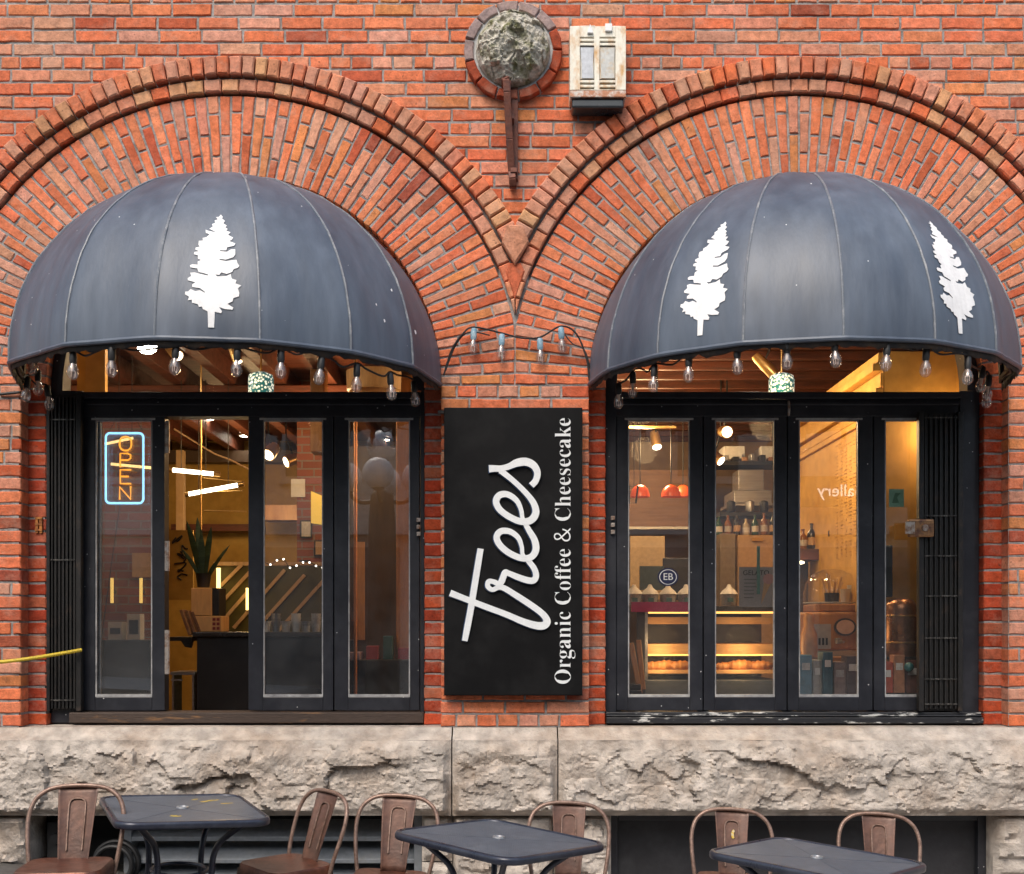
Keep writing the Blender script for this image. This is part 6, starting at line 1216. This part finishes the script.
for (x, y, w_, h_, a) in ((.17, .20, .15, .022, .5), (.23, .11, .09, .016, .3), (.10, .25, .06, .012, .8), (-.07, -.22, .06, .028, -.2)):
    n = 14; b = MB(); b.add([(x + cos(a) * w_ / 2 * cos(2 * pi * k / n) * random.uniform(.55, 1.1) - sin(a) * h_ * sin(2 * pi * k / n) * random.uniform(.4, 1.2), y + sin(a) * w_ / 2 * cos(2 * pi * k / n) * random.uniform(.7, 1.1) + cos(a) * h_ * sin(2 * pi * k / n) * random.uniform(.4, 1.2), .7352) for k in range(n)], [tuple(range(n))])
    b.build('paint_scuff', mat('yellow_scuff', (.50, .36, .05), .6, col2=(.25, .2, .06), scale=60), t1)

# ================================================================== STREET BEHIND THE CAMERA
ASPH = mat('asphalt', (.05, .05, .052), .85, col2=(.07, .07, .07), scale=3, bump=.4, bscale=50); PAVE = mat('pavement_concrete', (.33, .31, .29), .9, col2=(.26, .245, .23), scale=3, bump=.3, bscale=40)
def strip(name, y0, y1, dz, m, kind='structure'):
    b = MB(); xs = [-120, -30, -4.15, -1.15, 30, 120]
    for a, c in zip(xs, xs[1:]): b.add([(a, y0, gz(a) + dz), (c, y0, gz(c) + dz), (c, y1, gz(c) + dz), (a, y1, gz(a) + dz)], [(0, 1, 2, 3)])
    o = b.build(name, m); o['kind'] = kind; return o
strip('ground', -120, 60, -.16, ASPH)
for nm, y0, y1 in (('pavement', -4.6, .3), ('far_pavement', -16.4, -13.0)):
    b = MB(); xs = [-30, -4.15, -1.15, 30]
    for a, c in zip(xs, xs[1:]): b.add([(a, y0, gz(a)), (c, y0, gz(c)), (c, y1, gz(c)), (a, y1, gz(a)), (a, y0, gz(a) - .15), (c, y0, gz(c) - .15), (c, y1, gz(c) - .15), (a, y1, gz(a) - .15)], [(0, 1, 2, 3), (0, 4, 5, 1), (2, 6, 7, 3)]); o = b.build(nm, PAVE); o['kind'] = 'structure'
# building across the street (seen in the glass)
ob = thing('opposite_building', 'brick block across the street, seen only as a reflection in the panes', 'building', (0, -16.5, 0))
OB = brick_tex_mat('far_brick', (.56, .50, .44), (.48, .42, .37), (.5, .48, .45)); PALE = mat('pale_stone', (.50, .47, .42), .8, scale=3); SHOP = mat('shop_glass', (.05, .06, .07), .12)
b = MB(); b.box(-26, 26, -26, -16.5, -2, 8.6); b.build('wall', OB, ob)
b = MB(); b.box(-26.2, 26.2, -16.499, -16.2, 3.55, 3.75); b.box(-26.2, 26.2, -16.499, -16.1, 8.3, 8.75); b.build('string_course', PALE, ob)
for k in range(13):
    x = -24 + 4 * k
    f = MB(); f.box(x - .75, x + .75, -16.499, -16.40, 4.6, 7.3); w1 = f.build('window', PALE, ob); p = MB(); p.box(x - .62, x + .62, -16.399, -16.39, 4.75, 7.15); p.build('pane', SHOP, w1)
    f = MB(); f.box(x - 1.7, x + 1.7, -16.499, -16.40, -.2, 3.3); w2 = f.build('shop_window', mat('shop_frame', (.10, .10, .10), .5), ob); p = MB(); p.box(x - 1.55, x + 1.55, -16.399, -16.39, .5, 2.9); p.build('pane', SHOP, w2)
fs = thing('gallery_sign', 'pale lettering on a dark fascia across the street, mirrored in a pane', 'sign', (6.87, -16.0, 4.38)); b = MB(); b.box(5.8, 7.95, -16.05, -15.98, 4.08, 4.70); b.build('fascia', DARK, fs); text_obj('sign_lettering', 'Gallery', .34, emit_mat('glow_boosted_letters', (1, .95, .85), 1.6), fs, (6.62, -15.975, 4.40), (radians(90), 0, radians(180)), .004)  # glow added to the pale letters so their mirror image reads bright
# globe street lamp
sl = thing('street_lamp', 'dark iron street lamp with white globes, mirrored in the left window', 'street lamp', (-1.84, -9.1, gz(-1.84)))
b = MB(); c = (-1.84, -9.1, 0); b.lathe([(.34, gz(-1.84)), (.34, .3), (.26, .5), (.22, 1.4), (.19, 3.2), (.16, 3.55), (.10, 3.62), (.02, 3.64)], c, 20); b.build('column', IRON, sl, smooth=True, ang=40)
for dx, dy, dz in ((-.50, 0, 3.80), (.50, 0, 3.80), (0, -.5, 3.80), (0, .5, 3.80), (0, 0, 4.25)):
    p = Vector((-1.84 + dx, -9.1 + dy, dz)); b = MB(); b.tube(catmull([(-1.84, -9.1, 3.5), (-1.84 + dx * .6, -9.1 + dy * .6, 3.45 if dx or dy else 3.8), (p.x, p.y, p.z - .19)], 5), .03, 8); b.lathe([(.05, -.24), (.10, -.19), (.09, -.16)], tuple(p), 16); b.build('arm', IRON, sl, smooth=True)
    b = MB(); b.sphere(tuple(p), .22, 20, 12); b.build('globe', mat('opal_globe', (.80, .80, .78), .3), sl, smooth=True)

# ================================================================== CAMERA, LIGHT, VIEW
cam = bpy.data.cameras.new('camera'); co = bpy.data.objects.new('camera', cam); COL.objects.link(co); co.location = (0, -D, EZ); co.rotation_euler = (radians(90), 0, 0)
cam.sensor_width = 36; cam.lens = F / 1024 * 36; cam.shift_y = (HY - 437) / 1024; cam.clip_end = 600; cam.clip_start = .05; S.camera = co
W = bpy.data.worlds.new('World'); S.world = W; W.use_nodes = True; nt = W.node_tree; bg = nt.nodes['Background']
sky = nn(nt, 'ShaderNodeTexSky'); sky.sky_type = 'NISHITA'; sky.sun_disc = False; sky.sun_elevation = radians(52); sky.sun_rotation = radians(200); sky.air_density = 1.6; sky.dust_density = 4.0; sky.ozone_density = 1.0
nt.links.new(sky.outputs['Color'], bg.inputs['Color']); bg.inputs['Strength'].default_value = .15
sun = bpy.data.lights.new('sun', 'SUN'); sun.energy = 1.05; sun.angle = radians(24); sun.color = (1, .95, .88); so = bpy.data.objects.new('sun', sun); COL.objects.link(so)
el, az = radians(52), radians(200); so.rotation_euler = Vector((-sin(az) * cos(el), -cos(az) * cos(el), -sin(el))).to_track_quat('-Z', 'Y').to_euler(); so.location = (-3, -9, 12)
def lamp(x, y, z, e, col=(1, .66, .32), r=.12):
    l = bpy.data.lights.new('cafe_and_fill_lamp', 'POINT'); l.energy = e; l.color = col; l.shadow_soft_size = r; o = bpy.data.objects.new('cafe_and_fill_lamp', l); COL.objects.link(o); o.location = (x, y, z)
for a in ((-2.0, .75, 3.25, 14), (-1.5, 2.3, 3.35, 16), (-2.6, 4.6, 3.0, 30), (-3.6, 1.8, 3.3, 10), (1.0, 2.2, 3.4, 28), (1.75, 1.0, 3.1, 38), (1.2, 3.6, 3.3, 52), (2.75, .50, 2.95, 8), (1.05, 1.19, 1.60, 1.7), (1.62, 1.19, 1.60, 1.7), (1.05, 1.22, 1.43, 1.5), (1.62, 1.22, 1.43, 1.5)): lamp(*a)  # counter-front, end-partition and pastry-case points are added, unseen fill without a fitting
for o in list(S.objects):
    if '_o' in o: del o['_o']
S.cycles.use_denoising = True; S.cycles.max_bounces = 8; S.cycles.transparent_max_bounces = 16; S.cycles.caustics_reflective = False; S.cycles.caustics_refractive = False; S.cycles.sample_clamp_indirect = 8
v = S.view_settings; v.view_transform = 'Standard'; v.look = 'None'; v.exposure = .66; v.gamma = 1; v.use_curve_mapping = False
